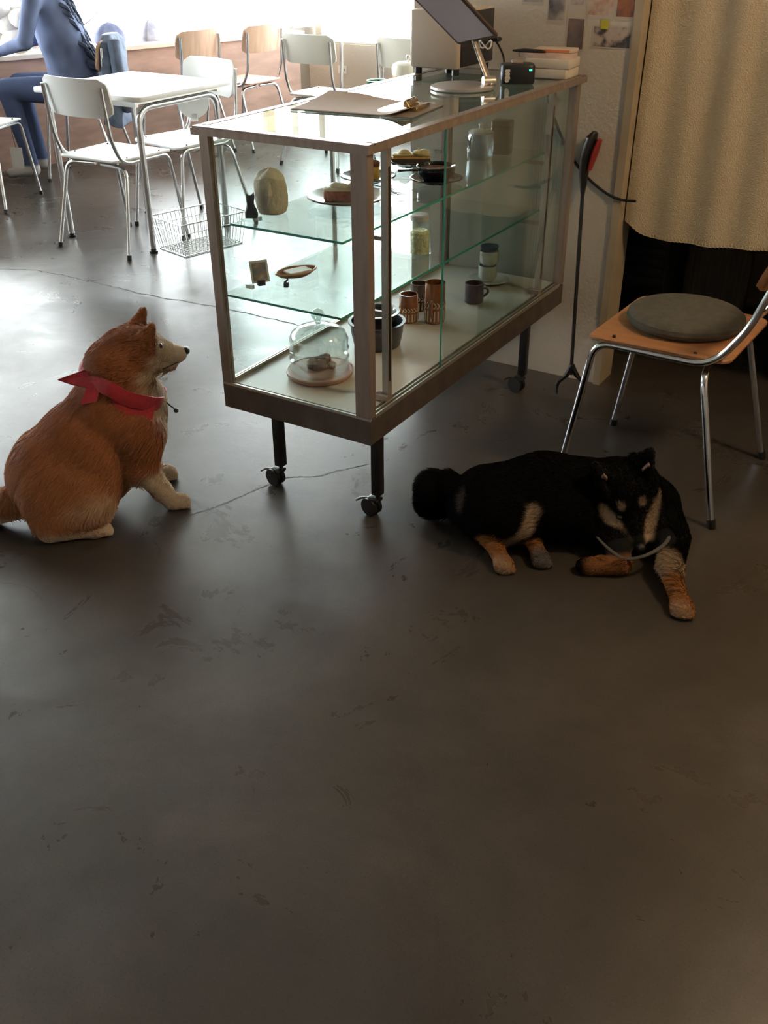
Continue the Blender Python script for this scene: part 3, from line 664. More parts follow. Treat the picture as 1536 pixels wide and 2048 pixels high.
def col_b(p):
    c = np.tile(BLK, (len(p), 1))
    def s3(x): return np.array(B(*x))
    c = mixc(c, PAL, seg_w(p, s3((.388, .160, .140)), s3((.374, .140, .085)), .017, .5)*.8)
    c = mixc(c, PAL*.7, seg_w(p, s3((.372, .148, .085)), s3((.310, .110, .045)), .016, .5)*.8)
    c = mixc(c, TAN, seg_w(p, s3((.298, .108, .045)), s3((.350, .062, .015)), .034, .25)); c = mixc(c, PAL, seg_w(p, s3((.345, .062, .02)), s3((.362, .045, .012)), .022, .4)*.7)
    c = mixc(c, TAN, seg_w(p, s3((.372, .180, .045)), s3((.400, .150, .02)), .030, .25)); c = mixc(c, GRY*1.6, seg_w(p, s3((.413, .137, .02)), s3((.43, .12, .015)), .026, .4)*.8)
    c = mixc(c, TAN*.8, seg_w(p, s3((.610, .200, .025)), s3((.55, .165, .02)), .030, .3))
    c = mixc(c, PAL*.75, seg_w(p, s3((.708, .225, .050)), s3((.745, .170, .035)), .038, .25)); c = mixc(c, TAN, seg_w(p, s3((.755, .155, .03)), s3((.785, .10, .02)), .040, .25)); c = mixc(c, PAL, seg_w(p, s3((.783, .095, .02)), s3((.79, .08, .012)), .024, .5)*.6)
    c = mixc(c, GRY*1.3, seg_w(p, s3((.195, .125, .175)), s3((.205, .09, .12)), .015, .6)*.9)
    q = p@HBi[:3, :3].T+HBi[:3, 3]
    near = (np.abs(q[:, 0]) < .16) & (np.abs(q[:, 1]) < .075) & (np.abs(q[:, 2]) < .075)
    a = np.abs(q[:, 1])
    ck = seg_w(np.stack([q[:, 0], a, q[:, 2]], 1), np.array([.040, .050, -.006]), np.array([.108, .021, -.036]), .0205, .35)
    sp = blob(np.stack([q[:, 0], a, q[:, 2]], 1), (.050, .024, .034), (.012, .009, .010), .4); ot = blob(np.stack([q[:, 0], a, q[:, 2]], 1), (.028, .062, .0), (.014, .014, .014), .4)
    return mixc(mixc(c, PAL, np.maximum(ck, sp*.5)*near), PAL, ot*near*.9)
def flow_b(p):
    f = np.tile(np.array([-.8, -.4, -.35]), (len(p), 1)); hd = np.linalg.norm(p-np.array(B(.60, .33, .13)), axis=1) < .13
    hv = np.array(HB.to_3x3() @ Vector((-1, 0, 0))); f = np.where(hd[:, None], hv[None], f); return f
def len_b(p):
    q = p@HBi[:3, :3].T+HBi[:3, 3]; l = np.full(len(p), .018); l = np.where(p[:, 2] < .045, .006, l)
    hd = (np.abs(q[:, 1]) < .08) & (q[:, 0] > -.06) & (q[:, 0] < .16) & (np.abs(q[:, 2]) < .11); l = np.where(hd, .009, l); l = np.where(hd & (q[:, 0] > .045), .0045, l); l = np.where(hd & (q[:, 2] > .045), .005, l); l = np.where(hd & (q[:, 0] > .112), 0, l)
    tl = np.linalg.norm(p-np.array(B(.09, .165, .09)), axis=1) < .085; return np.where(tl, .026, l)
np_mesh('body', P, F, col_b(P), skinmat, bdog)
fur('fur', P, F, N, col_b, flow_b, len_b, 120000, attr_mat('dark_fur', .8, .06, 0, .05), bdog, .0010, 2)
def XB(p): return tuple(HB @ Vector(p))
mb = MB(); mb.sphere(XB((.1365, 0, -.0255)), .0135, 16, 10, (1, 1, .9)); mb.build('nose', noseM, bdog)
for s in (-1, 1): mb = MB(); mb.sphere(XB((.0625, s*.0300, .0060)), .0085); mb.build('eye', eyeM, bdog)
# pale inner ears
for s in (1, -1):
    b0 = Vector(earsB[0][:3] if s > 0 else earsB[1][:3]); t0 = Vector(earsB[0][3:] if s > 0 else earsB[1][3:])
    mb = MB(); c_ = b0+(t0-b0)*.40+Vector((.013, 0, .004)); mb.loft([[XB(c_+Vector((dx, y_*.014*k_, (z_)*.022*k_))) for y_, z_ in ((-1, -1), (1, -1), (.8, 0), (0, 1.5), (-.8, 0))] for dx, k_ in ((-.003, 1), (.0015, .8))])
    mb.build('inner_ear', mat('inner_ear_pink', (.36, .24, .19), .8), bdog)
# collar
mb = MB(); pts = smoothpath([B(.505, .255, .085), B(.516, .232, .072), B(.563, .200, .062), B(.612, .190, .052), B(.656, .203, .068), B(.684, .248, .080), B(.690, .292, .090)], 8)
mb.tube(pts, [.0018+.0034*min(1, i/24) for i in range(len(pts))], seg=10, flat=.6); cb = mb.build('collar', mat('pale_grey_collar', (.085, .078, .072), .8), bdog)

# ================================================================== THINGS IN AND ON THE CASE
def plate_mesh(R, h=.014, foot=.5, th=.004):
    return [(R*foot, 0), (R*foot, .003), (R*.62, .004), (R*.95, h), (R, h+.001), (R, h+.003), (R*.95, h+th), (R*.62, .004+th), (.002, .003+th)]
def simple(name, mb, m_, loc, label, cat, group=None, rz=0, ang=40):
    return tag(mb.build(name, m_, None, loc, ang=ang, rot=(0, 0, rz)), label, cat, group)
glaze_b = mat('dark_glaze', (.012, .012, .016), .12, coat=.6); glaze_g = mat('grey_blue_glaze', (.10, .115, .135), .2, coat=.5)
glaze_w = mat('white_glaze', (.62, .60, .55), .2, coat=.5); rimM = mat('dark_rim', (.10, .07, .05), .4)
z1 = S1+.0003; z2 = S2+.0003; z3 = ZP+.0003
# --- upper shelf
mb = MB(); out_ = [(-.5, 0), (.5, 0), (.56, .25), (.50, .55), (.30, .95), (.24, 1.2), (.30, 1.42), (.36, 1.62), (.30, 2.0), (.10, 1.80), (-.10, 1.80), (-.26, 2.02), (-.34, 1.62), (-.30, 1.35), (-.26, 1.15), (-.38, .8), (-.5, .4)]
k_ = .030; mb.loft([[(x*k_*s_, y_, z*k_*(1 if z == 0 else s_)) for x, z in out_] for y_, s_ in ((-.009, .82), (-.005, 1), (.005, 1), (.009, .82))])
simple('cat_figurine', mb, mat('matte_black_figure', (.014, .014, .02), .55), (-.392, .088, z1), 'small black cat figurine at the front corner of the upper shelf', 'figurine', rz=.55)
mb = MB(); n_ = 28; rings = []
for i, (z, k) in enumerate(((0, .80), (.004, .9), (.02, 1.0), (.05, 1.02), (.08, 1.0), (.100, .92), (.112, .66), (.118, .40), (.121, .15), (.122, .02))):
    rings.append([((.039*k*(1+.05*math.sin(5*t+z*40)+.035*math.sin(11*t+1)*min(1, z/.03)))*math.cos(t), (.031*k*(1+.06*math.sin(4*t+z*60)))*math.sin(t), z*.86+.004*math.sin(3*t)*(k < .95)*(z > .05)) for t in [2*math.pi*j/n_ for j in range(n_)]])
mb.loft(rings); bag = thing('paper_bag', (-.376, .150, z1), 'crumpled cream paper bag standing behind the black cat figurine', 'bag', .5)
mb.build('pouch', mat('cream_paper_bag', (.74, .62, .48), .8, var=.05, scale=30, bump=.5, bscale=60), bag, ang=25)
mb = MB(); mb._add([(-.006, -.032, .02), (.006, -.032, .02), (.009, -.034, .05), (.004, -.026, .088), (-.004, -.026, .088), (-.008, -.035, .05), (0, -.039, .05)], [(0, 1, 2, 6), (6, 2, 3), (6, 3, 4), (6, 4, 5), (0, 6, 5), (0, 5, 4, 3, 2, 1)])
mb.build('fold_crease', mat('pale_crease', (.72, .60, .47), .7), bag, ang=10)
def cake_slice(root, c, L_, W_, H_, rz, side, top, name='cake'):
    b_ = MB(); T = TR(c, rz); b_.rbox(-L_/2, L_/2, -W_/2, W_/2, 0, H_*.78, .006, T); ck = b_.build(name, side, root)
    b_ = MB()
    rng_ = random.Random(int(L_*1e4)); b_.rbox(-L_/2-.001, L_/2+.001, -W_/2-.001, W_/2+.001, H_*.72, H_*.86, .006, T)
    for i in range(5):
        px_, py_ = rng_.uniform(-.32, .32)*L_, rng_.uniform(-.25, .25)*W_; b_.lathe([(.016, 0), (.017, .004), (.013, .009), (.005, .012), (.001, .0125)], T @ Matrix.Translation((px_, py_, H_*.84)), 14)
    b_.build('cream_topping', top, ck); return ck
pl1 = thing('plate', (-.274, .337, z1), 'white plate with dark rim carrying the frosted cake on the upper shelf', 'plate')
mb = MB(); mb.lathe(plate_mesh(.103), seg=48); d_ = mb.build('dish', glaze_w, pl1)
mb = MB(); mb.lathe([(.1025, .0145), (.1036, .0145), (.1036, .0178), (.1015, .0182)], seg=48, cap=False); mb.build('rim', rimM, d_)
ck = thing('cake', (-.274, .337, z1+.0075), 'frosted pink-brown cake slice on the white plate, upper shelf', 'cake')
pinkcake = mat('carrot_cake', (.40, .16, .11), .8, var=.25, scale=90, bump=.5, bscale=200); icing = mat('cream_icing', (.74, .62, .48), .5)
cake_slice(ck, (.0, -.012, 0), .105, .05, .036, .55, pinkcake, icing)
pl2 = thing('plate', (-.350, .560, z1), 'grey-blue plate holding the yellow cake slice, behind the white plate', 'plate')
mb = MB(); mb.lathe(plate_mesh(.078), seg=48); mb.build('dish', glaze_g, pl2)
ck = thing('cake', (-.345, .553, z1+.0075), 'yellow cake slice with brown top on the grey-blue plate', 'cake')
cake_slice(ck, (.005, 0, 0), .055, .026, .048, .6, mat('yellow_sponge', (.62, .38, .08), .8, var=.1, scale=100), mat('brown_crust', (.16, .07, .03), .7), 'sponge')
fk = MB(); fk.tube([(-.07, 0, .003), (.0, 0, .006), (.035, 0, .003)], .0022, seg=8, flat=.5); fk.rbox(.033, .060, -.008, .008, .001, .004, .003, er=.001)
for q in (-1.5, -.5, .5, 1.5): fk.box(.058, .078, q*.0045-.0013, q*.0045+.0013, .0015, .0035)
simple('fork', fk, mat('dark_cutlery', (.12, .10, .09), .3, .8), (-.255, .495, z1), 'dark metal fork lying between the plates on the upper shelf', 'fork', rz=-.4)
sauc = MB(); sauc.lathe(plate_mesh(.074, .012), seg=40); simple('saucer', sauc, glaze_b, (-.178, .640, z1), 'glossy black saucer under the black handled bowl', 'saucer')
bw = thing('bowl', (-.178, .640, z1+.0076), 'glossy black handled bowl of brown dessert on its black saucer', 'bowl')
mb = MB(); mb.lathe([(.030, 0), (.036, .002), (.050, .018), (.053, .036), (.055, .038), (.052, .039), (.049, .036), (.046, .020), (.030, .008), (.002, .006)], seg=40); bb = mb.build('bowl_body', glaze_b, bw)
mb = MB(); mb.tube([(-.030, -.042, .031), (-.050, -.070, .033), (-.066, -.092, .034)], [.0065, .0055, .0065], flat=.6); mb.build('handle', glaze_b, bw)
mb = MB(); mb.lathe([(.047, 0), (.0475, .004), (.035, .008), (.015, .006), (.001, .0065)], Matrix.Translation((0, 0, .024)), 32); mb.build('dessert', mat('brown_pudding', (.20, .09, .045), .7, var=.3, scale=70, bump=.6, bscale=150), bw)
pl3 = MB(); pl3.lathe(plate_mesh(.062), seg=36); simple('plate', pl3, glaze_b, (-.352, .790, z1), 'small dark plate under the long yellow cake bar', 'plate')
ck = thing('cake', (-.340, .785, z1+.0075), 'long yellow cake bar in a dark tray behind the black bowl', 'cake')
cake_slice(ck, (0, 0, 0), .11, .034, .034, .50, mat('yellow_bar', (.60, .34, .10), .8, var=.1, scale=80), mat('pale_yellow_top', (.72, .55, .28), .6), 'sponge')
mb = MB(); mb.rbox(-.056, .056, -.0195, -.0175, 0, .018, .001, TR((0, 0, 0), .50)); mb.build('tray_side', mat('brown_card', (.10, .06, .05), .7), ck)
jr = thing('glass_jar', (-.215, .985, z1), 'ribbed clear glass jar with lid knob at the back of the upper shelf', 'jar')
mb = MB(); mb.lathe([(.034, 0), (.038, .003), (.040, .02), (.041, .06), (.036, .075), (.034, .075), (.038, .06), (.037, .02), (.032, .005), (.002, .004)], seg=40); mb.build('jar_body', glass('frosty_glass', (.80, .84, .86), 1.7), jr)
mb = MB(); mb.lathe([(.037, .074), (.038, .078), (.028, .084), (.006, .087), (.005, .094), (.008, .100), (.001, .104)], seg=32); mb.build('jar_lid', glaze_w, jr)
mb = MB(); mb.rbox(-.030, .030, -.026, .026, 0, .098, .006, er=.003); tn = mb.build('tea_tin', mat('slate_tin', (.055, .065, .085), .4, .2), None, (-.190, 1.085, z1), rot=(0, 0, .2)); tag(tn, 'slate blue square tin next to the ribbed jar, upper shelf', 'tin')
mb = MB(); mb.rbox(-.0305, .0305, -.0265, .0265, .080, .084, .006, er=.001); mb.build('lid_line', black, tn)
# --- middle shelf
cs = thing('photo_card', (-.404, .122, z2), 'small photo card leaning in a black clip on the middle shelf', 'card', .95)
mb = MB(); mb.box(-.024, .024, -.0012, .0002, 0, .056, TR((0, 0, .006), 0, rx=-.32)); cd = mb.build('card', paper, cs, smooth=False)
mb = MB(); mb.box(-.019, .019, -.0016, -.0012, .004, .050, TR((0, 0, .006), 0, rx=-.32)); mb.build('photo', picture_mat('photo_dark_dog', [(.04, .04, .06), (.16, .19, .27), (.32, .24, .17), (.55, .52, .50)], 40, 2.2), cd, smooth=False)
mb = MB(); mb.rbox(-.010, .010, -.009, .010, 0, .012, .003, er=.001); mb.build('clip', black, cs)
cl = MB(); cl.rbox(-.006, .006, -.007, .007, 0, .013, .002, er=.001); cl.tube([(-.004, 0, .012), (.006, .002, .02)], .0022, seg=8); simple('card_clip', cl, black, (-.338, .141, z2), 'tiny black card clip standing empty beside the woven tray', 'clip', rz=.4)
ty = thing('woven_tray', (-.372, .232, z2), 'oval woven rattan tray holding white cards on the middle shelf', 'tray', 1.15)
mb = MB(); ov = [(math.cos(t)*(1-.10*abs(math.sin(2*t))), math.sin(t)*(1-.1*abs(math.sin(2*t)))) for t in [2*math.pi*k/44 for k in range(44)]]
mb.loft([[(x*a*.060, y*a*.036, z) for x, y in ov] for a, z in ((.70, 0), (.78, .002), (1.0, .011), (1.02, .013), (.98, .013), (.76, .004), (.5, .0035))]); mb.build('basket', mat('rattan', (.46, .25, .13), .6, var=.35, scale=120, stretch=(1, 1, 4), bump=.8, bscale=180), ty)
mb = MB(); mb.tube([(x*.0605, y*.0365, .013) for x, y in ov+[ov[0]]], .0024, seg=8, cap=False); mb.build('rim', mat('rattan_rim', (.52, .26, .12), .5), ty)
wc = MB(); wc.box(-.033, .033, -.019, .019, 0, .003, TR((0, 0, 0), .06)); wc.box(-.031, .034, -.018, .020, .003, .0045, TR((0, 0, 0), -.05)); simple('card_stack', wc, paper, (-.370, .236, z2+.0095), 'white cards lying in the woven tray', 'cards', rz=1.2)
yj = thing('storage_jar', (-.185, .565, z2), 'tall clear jar of pale yellow sweets on the middle shelf', 'jar')
mb = MB(); mb.lathe([(.028, 0), (.031, .003), (.031, .085), (.026, .095), (.024, .095), (.029, .084), (.029, .004), (.002, .003)], seg=32); mb.build('jar_body', pane, yj)
mb = MB(); mb.lathe([(.027, .004), (.0275, .062), (.02, .068), (.001, .066)], seg=24); mb.build('contents', mat('yellow_sweets', (.72, .66, .36), .7, var=.15, scale=80, bump=1, bscale=130), yj)
mb = MB(); mb.lathe([(.027, .095), (.028, .108), (.024, .111), (.001, .111)], seg=32); mb.build('jar_lid', glaze_w, yj)
# --- bottom deck
dm = thing('cake_board', (-.263, .168, z3), 'round pink-brown wooden cake board at the front of the case floor', 'board')
mb = MB(); mb.lathe([(.075, 0), (.084, .002), (.089, .008), (.090, .013), (.086, .016), (.002, .016)], seg=56); mb.build('board', mat('pinkish_wood', (.44, .22, .15), .45, var=.15, scale=12, stretch=(1, 7, 1)), dm)
mb = MB(); mb.lathe([(.0875, .0135), (.0905, .0135), (.0905, .0165), (.086, .0172)], seg=56, cap=False); mb.build('rim', mat('pale_board_rim', (.50, .36, .28), .4), dm)
cc = MB(); rng_ = random.Random(3)
for i in range(14): a_ = rng_.uniform(0, 6.28); r_ = rng_.uniform(0, .032); cc.rbox(-.012, .012, -.009, .009, 0, .020+.01*(r_ < .018), .004, TR((r_*math.cos(a_), r_*math.sin(a_), .0), a_))
simple('scones', cc, mat('brown_scone', (.16, .065, .035), .8, var=.3, scale=60), (-.266, .181, z3+.0163), 'dark brown cake piece under the glass dome', 'cake')
dom = thing('glass_dome', (-.263, .168, z3+.0163), 'clear glass cake dome with round knob over the wooden board', 'dome')
gd = glass('dome_glass', (.93, .955, .945), 2.3)
prof = [(.078, 0), (.079, .004), (.0765, .03), (.080, .036), (.0765, .042), (.080, .060), (.0765, .066), (.078, .085), (.070, .104), (.050, .117), (.020, .124), (.008, .126)]
mb = MB(); mb.lathe(prof+[(r-.0025, z-.001) for r, z in reversed(prof)], seg=56, cap=False); mb.build('dome', gd, dom)
mb = MB(); mb.lathe([(.007, .125), (.006, .131), (.010, .136), (.017, .145), (.018, .152), (.014, .161), (.006, .166), (.001, .167)], seg=28); mb.build('knob', glass('knob_glass', (.72, .80, .78), 2.6), dom)
pot = [(-.245, .445, .080, .075), (-.245, .445, .068, .016)]
p1 = thing('baking_dish', (-.245, .430, z3), 'large dark grey round baking dish behind the glass dome', 'dish')
iron = mat('dark_grey_iron', (.045, .045, .05), .3, coat=.3)
mb = MB(); mb.lathe([(.058, 0), (.066, .003), (.074, .04), (.076, .066), (.082, .068), (.082, .072), (.073, .072), (.070, .04), (.060, .010), (.002, .008)], seg=48); mb.build('dish_body', iron, p1)
for s_ in (-1, 1): mb = MB(); mb.rbox(-.016, .016, .074, .096, .056, .068, .006, TR((0, 0, 0), .5+(s_ > 0)*math.pi), er=.003); mb.build('handle', iron, p1)
p2 = MB(); p2.lathe([(.045, 0), (.052, .003), (.058, .020), (.066, .024), (.066, .027), (.056, .026), (.048, .008), (.002, .006)], seg=44); simple('baking_dish', p2, iron, (-.247, .432, z3+.0722+.0005), 'smaller dark dish nested on top of the large dark baking dish', 'dish')
amber = mat('amber_glaze', (.24, .085, .030), .15, coat=.8, var=.2, scale=20)
def mug(loc, label, r=.030, h=.100, m_=None, pattern=True, group=None, rz=0):
    t_ = thing('mug', loc, label, 'mug', rz, group)
    b_ = MB(); b_.lathe([(r*.9, 0), (r, .003), (r, h*.55), (r*1.0, h), (r*.88, h), (r*.88, h*.5), (r*.85, .008), (.001, .006)], seg=36); b_.build('mug_body', m_ or amber, t_)
    if pattern:
        for k in range(18):
            a_ = 2*math.pi*k/18; b_ = MB()
            c_, s_ = math.cos(a_), math.sin(a_); R2 = r+.0008
            b_.tube([(R2*c_, R2*s_, h*.08), (R2*c_, R2*s_, h*.34)], .0022, seg=6); b_.tube(smoothpath([(R2*math.cos(a_-.12), R2*math.sin(a_-.12), h*.40), (R2*math.cos(a_+.12), R2*math.sin(a_+.12), h*.47), (R2*math.cos(a_-.10), R2*math.sin(a_-.10), h*.55)], 3), .0016, seg=6)
            b_.build('leaf_relief', mat('cream_relief', (.58, .44, .30), .4), t_)
    b_ = MB(); b_.tube(smoothpath([(0, -r*.98, h*.62), (0, -r*1.5, h*.60), (0, -r*1.75, h*.40), (0, -r*1.3, h*.22), (0, -r*.98, h*.22)], 5), .0042, seg=10); b_.build('handle', m_ or amber, t_); return t_
mug((-.192, .675, z3), 'amber brown mug with cream leaf relief, nearest of the mugs', h=.122, rz=.3)
mug((-.262, .640, z3), 'amber brown mug half hidden behind the shelf post', r=.028, h=.085)
mug((-.285, .745, z3), 'brown and grey patterned mug behind the two amber mugs', r=.027, h=.085, m_=mat('brown_grey_glaze', (.10, .07, .06), .25), rz=1)
mug((-.170, .895, z3), 'plain plum coloured mug behind the sliding glass door', r=.030, h=.062, m_=mat('plum_glaze', (.10, .06, .075), .3), pattern=False, rz=2.6)
ps = MB(); ps.lathe(plate_mesh(.066, .012), seg=40); simple('plate', ps, glaze_w, (-.215, 1.095, z3), 'pale plate under the stacked white cups at the case end', 'plate')
def cup(loc, label, m_, h=.052, r=.031):
    b_ = MB(); b_.lathe([(r*.6, 0), (r*.72, .003), (r, .014), (r, h), (r*.93, h), (r*.93, .016), (r*.6, .007), (.001, .006)], seg=32); return simple('cup', b_, m_, loc, label, 'cup')
cup((-.218, 1.090, z3+.0075), 'lower white cup of the stack on the pale plate', glaze_w); cup((-.216, 1.091, z3+.0075+.0522), 'upper white cup of the stack, under the blue bowl', glaze_w, .048)
b_ = MB(); b_.lathe([(.014, 0), (.026, .005), (.031, .016), (.029, .016), (.02, .006), (.001, .004)], seg=32); simple('bowl', b_, mat('slate_blue_glaze', (.07, .09, .13), .3), (-.216, 1.091, z3+.0075+.0522+.0482), 'small slate blue bowl topping the stack of white cups', 'bowl')
# --- on top of the case
zt = ZT+.0004
cb_ = thing('clipboard', (-.258, .400, zt), 'flat clipboard with curling cream paper on the case top', 'clipboard', .12)
mb = MB(); mb.rbox(-.155, .175, -.11, .11, 0, .003, .012, er=.0008); mb.build('board', mat('clear_grey_board', (.28, .24, .20), .3), cb_)
mb = MB(); nu, nv = 16, 8; vs = []
for j in range(nv+1):
    for i in range(nu+1):
        u, v = i/nu, j/nv; x = -.150+.30*u; y = -.105+.21*v
        z = .0035+.014*max(0, u-.80)**2*25*(1-.3*v)+.010*v*v*max(0, .9-u)+.004*math.sin(u*4+1)*v+.006*max(0, v-.6)*(u < .4); vs.append((x, y, z))
nn = len(vs); fs = [(j*(nu+1)+i, j*(nu+1)+i+1, (j+1)*(nu+1)+i+1, (j+1)*(nu+1)+i) for j in range(nv) for i in range(nu)]
bdl = [i for i in range(nu+1)]+[j*(nu+1)+nu for j in range(1, nv+1)]+[nv*(nu+1)+i for i in range(nu-1, -1, -1)]+[j*(nu+1) for j in range(nv-1, 0, -1)]
mb._add(vs+[(x, y, z-.0012) for x, y, z in vs], fs+[tuple(k+nn for k in f_[::-1]) for f_ in fs]+[(bdl[(k+1) % len(bdl)], bdl[k], bdl[k]+nn, bdl[(k+1) % len(bdl)]+nn) for k in range(len(bdl))])
mb.build('paper_sheets', mat('kraft_cream_paper', (.50, .40, .32), .8, var=.03, scale=12), cb_)
mb = MB(); mb.rbox(.128, .158, -.035, .035, .003, .012, .004, er=.002); mb.tube([(.135, -.03, .012), (.125, -.03, .026), (.125, .03, .026), (.135, .03, .012)], .002, seg=8); mb.rbox(.118, .136, -.028, .028, .010, .024, .003, er=.002); mb.build('metal_clip', mat('brass_clip', (.50, .38, .22), .25, .9), cb_)
# tablet on a stand
ts = thing('tablet_stand', (-.190, .805, zt), 'silver tablet stand with round base on the case top', 'stand')
silver = mat('satin_silver', (.52, .48, .44), .35, .7)
mb = MB(); mb.lathe([(.084, 0), (.088, .001), (.088, .007), (.084, .009), (.001, .009)], seg=56); mb.build('base', silver, ts)
mb = MB(); mb.tube([(.062, .035, .022), (.035, .030, .080), (.018, .022, .122)], [.013, .013, .011], seg=12, flat=.45); mb.build('arm', silver, ts)
mb = MB(); mb.cyl((.052, .022, .018), (.076, .046, .018), .014); mb.rbox(.048, .080, .020, .050, .008, .016, .006); mb.build('hinge', silver, ts)
mb = MB(); mb.tube([(.060+.018*math.cos(t), .010+.018*math.sin(t)*.6, .112+.010*math.sin(t*2)) for t in [k*.45 for k in range(30)]], .0022, seg=6); mb.build('cable_coil', mat('white_cable', (.7, .68, .64), .5), ts)
_at = Vector((-.159, .810, 1.125)); xv = Vector((.92875, -.31622, .19346)).normalized(); yv = Vector((-.36907, -.69034, .62227)); yv = (yv-xv*yv.dot(xv)).normalized(); zv = xv.cross(yv)
TM = Matrix((xv, yv, zv)).transposed().to_4x4(); TM.translation = _at
tbl = bpy.data.objects.new('tablet', None); sc.collection.objects.link(tbl); tbl.matrix_world = TM; tag(tbl, 'tablet with pale screen tilted on the silver stand', 'tablet')
mb = MB(); mb.rbox(-.078, .078, -.015, .235, -.004, .004, .010, er=.003); mb.build('tablet_body', mat('bronze_edge', (.12, .085, .07), .4, .3), tbl)
for sg in (-1,): pass
mb = MB(); mb.box(-.068, .068, -.004, .224, .004, .0045); mb.build('screen', mat('pale_screen', (.66, .58, .64), .35), tbl, smooth=False)
mb = MB(); mb.box(-.068, .068, -.004, .224, -.0045, -.004); mb.build('back_plate', mat('lavender_grey_back', (.36, .33, .36), .45), tbl, smooth=False)
# cream cased machine
rg = thing('ticket_printer', (-.385, 1.115, zt), 'cream cased machine with dark side standing on black feet at the case corner', 'machine')
mb = MB(); mb.rbox(-.090, .075, -.11, .13, .018, .175, .010, er=.006); mb.build('cream_casing', mat('cream_enamel', (.60, .50, .40), .45), rg)
mb = MB(); mb.rbox(.0745, .079, -.095, .118, .024, .170, .001, er=.001); mb.build('dark_side_panel', mat('charcoal_panel', (.035, .033, .04), .5), rg)
for fx in (-.07, .058):
    for fy in (-.09, .11): b_ = MB(); b_.lathe([(.011, 0), (.011, .019)], Matrix.Translation((fx, fy, 0)), 16); b_.build('foot', black, rg)
# card reader
cr = thing('card_reader', (-.100, .968, zt), 'black card reader with white paw-like mark and green light', 'card reader', .52)
mb = MB(); mb.rbox(-.048, .048, -.034, .034, 0, .052, .014, er=.006); mb.build('casing', black, cr)
mb = MB()
for (x, z, r_) in ((-.030, .018, .0075), (-.030, .028, .0065), (-.033, .036, .0045), (-.027, .037, .0040), (-.031, .012, .006)): mb.cyl((x, -.0352, z), (x, -.0340, z), r_, seg=14)
mb.build('white_mark', mat('white_print', (.7, .68, .62), .6), cr)
mb = MB(); mb.box(.030, .038, -.0348, -.0338, .036, .0405); mb.build('green_light', mat('green_led', (.02, .4, .25), .4, emis=(.05, .9, .55, 1.6)), cr, smooth=False)
mb = MB(); mb.rbox(-.018, .014, -.012, .018, .052, .060, .004, er=.002); mb.build('paper_roll_slot', mat('taupe_plastic', (.30, .24, .20), .6), cr)
# stack behind
wb = mat('off_white_box', (.62, .55, .46), .7, var=.03, scale=10)
for i, (z, lab) in enumerate(((0, 'lower off-white flat box at the bottom of the stack by the wall'), (.0265, 'upper off-white flat box of the stack by the wall'))):
    b_ = MB(); b_.rbox(-.068, .068, -.055, .055, 0, .026, .006, er=.003); simple('flat_box', b_, wb, (-.072+.003*i, 1.150, zt+z), lab, 'box', 'flat boxes by the wall', rz=.05+.04*i)
b_ = MB(); nn = 18; b_.loft([[(x*.085*(1+.04*math.sin(3*t)), y*.052, z) for x, y, t in [(math.cos(t)*abs(math.cos(t))**-.4 if abs(math.cos(t)) > .01 else 0, math.sin(t)*abs(math.sin(t))**-.4 if abs(math.sin(t)) > .01 else 0, t) for t in [2*math.pi*k/nn+.01 for k in range(nn)]]] for z in (0, .004, .009, .012)])
simple('folded_cloth', b_, mat('pink_white_cloth', (.62, .47, .42), .9, bump=.4, bscale=60), (-.088, 1.148, zt+.0528), 'folded pinkish white cloth on top of the flat boxes', 'cloth', rz=.1)
b_ = MB(); b_.rbox(-.060, .060, -.035, .035, 0, .010, .004, er=.002); ev = simple('envelope_pack', b_, mat('pale_envelope', (.62, .50, .40), .7), (-.070, 1.172, zt+.0652), 'pale envelope pack with orange edge topping the stack', 'envelope', rz=.12)
b_ = MB(); b_.box(-.045, .050, -.0362, -.0352, .001, .008); b_.build('orange_edge', mat('orange_card', (.62, .20, .08), .6), ev, smooth=False)
b_ = MB(); b_.tube([(-.055, 0, .004), (-.02, 0, .005), (.03, 0, .004), (.045, 0, .003)], [.0025, .006, .0055, .0025], seg=10); simple('pen', b_, black, (-.125, 1.112, zt+.0652), 'black pen lying on the pinkish cloth', 'pen', rz=.15)
b_ = MB(); b_.tube(smoothpath([(-.265, 1.165, 1.080), (-.245, 1.15, 1.066), (-.225, 1.14, 1.040), (-.215, 1.13, 1.006)], 5), .003, seg=8); b_.rbox(-.285, -.250, 1.150, 1.180, 1.078, 1.092, .006)
cabo = b_.build('cable_plug', black, None); tag(cabo, 'short black cable and plug beside the cream machine', 'cable')
# canister on the cream table
cn = thing('canister', (-1.135, 2.140, .7204), 'tall glass canister with white lid and knob behind the case', 'canister')
mb = MB(); mb.lathe([(.062, 0), (.066, .004), (.066, .095), (.062, .098), (.060, .095), (.060, .006), (.001, .004)], seg=40); mb.build('glass_body', glass('smoky_glass', (.35, .36, .36), 1.6), cn)
mb = MB(); mb.lathe([(.066, .098), (.068, .100), (.068, .108), (.066, .110)], seg=40); mb.build('brass_band', mat('brass_band', (.60, .36, .20), .25, .9), cn)
mb = MB(); mb.lathe([(.068, .108), (.069, .135), (.064, .150), (.050, .157), (.008, .160), (.001, .160)], seg=40); mb.build('lid', mat('ivory_lid', (.78, .74, .62), .35), cn)
mb = MB(); mb.lathe([(.005, .159), (.004, .168), (.009, .176), (.008, .184), (.001, .187)], seg=20); mb.build('knob', silver, cn)
gg = MB(); gg.lathe([(.030, 0), (.042, .03), (.046, .075), (.043, .075), (.038, .03), (.001, .006)], seg=28); simple('glass_tumbler', gg, glass('green_tumbler', (.25, .60, .45), 1.5), (-1.30, 2.155, .7204), 'green tinted glass tumbler on the cream table behind the case', 'tumbler')

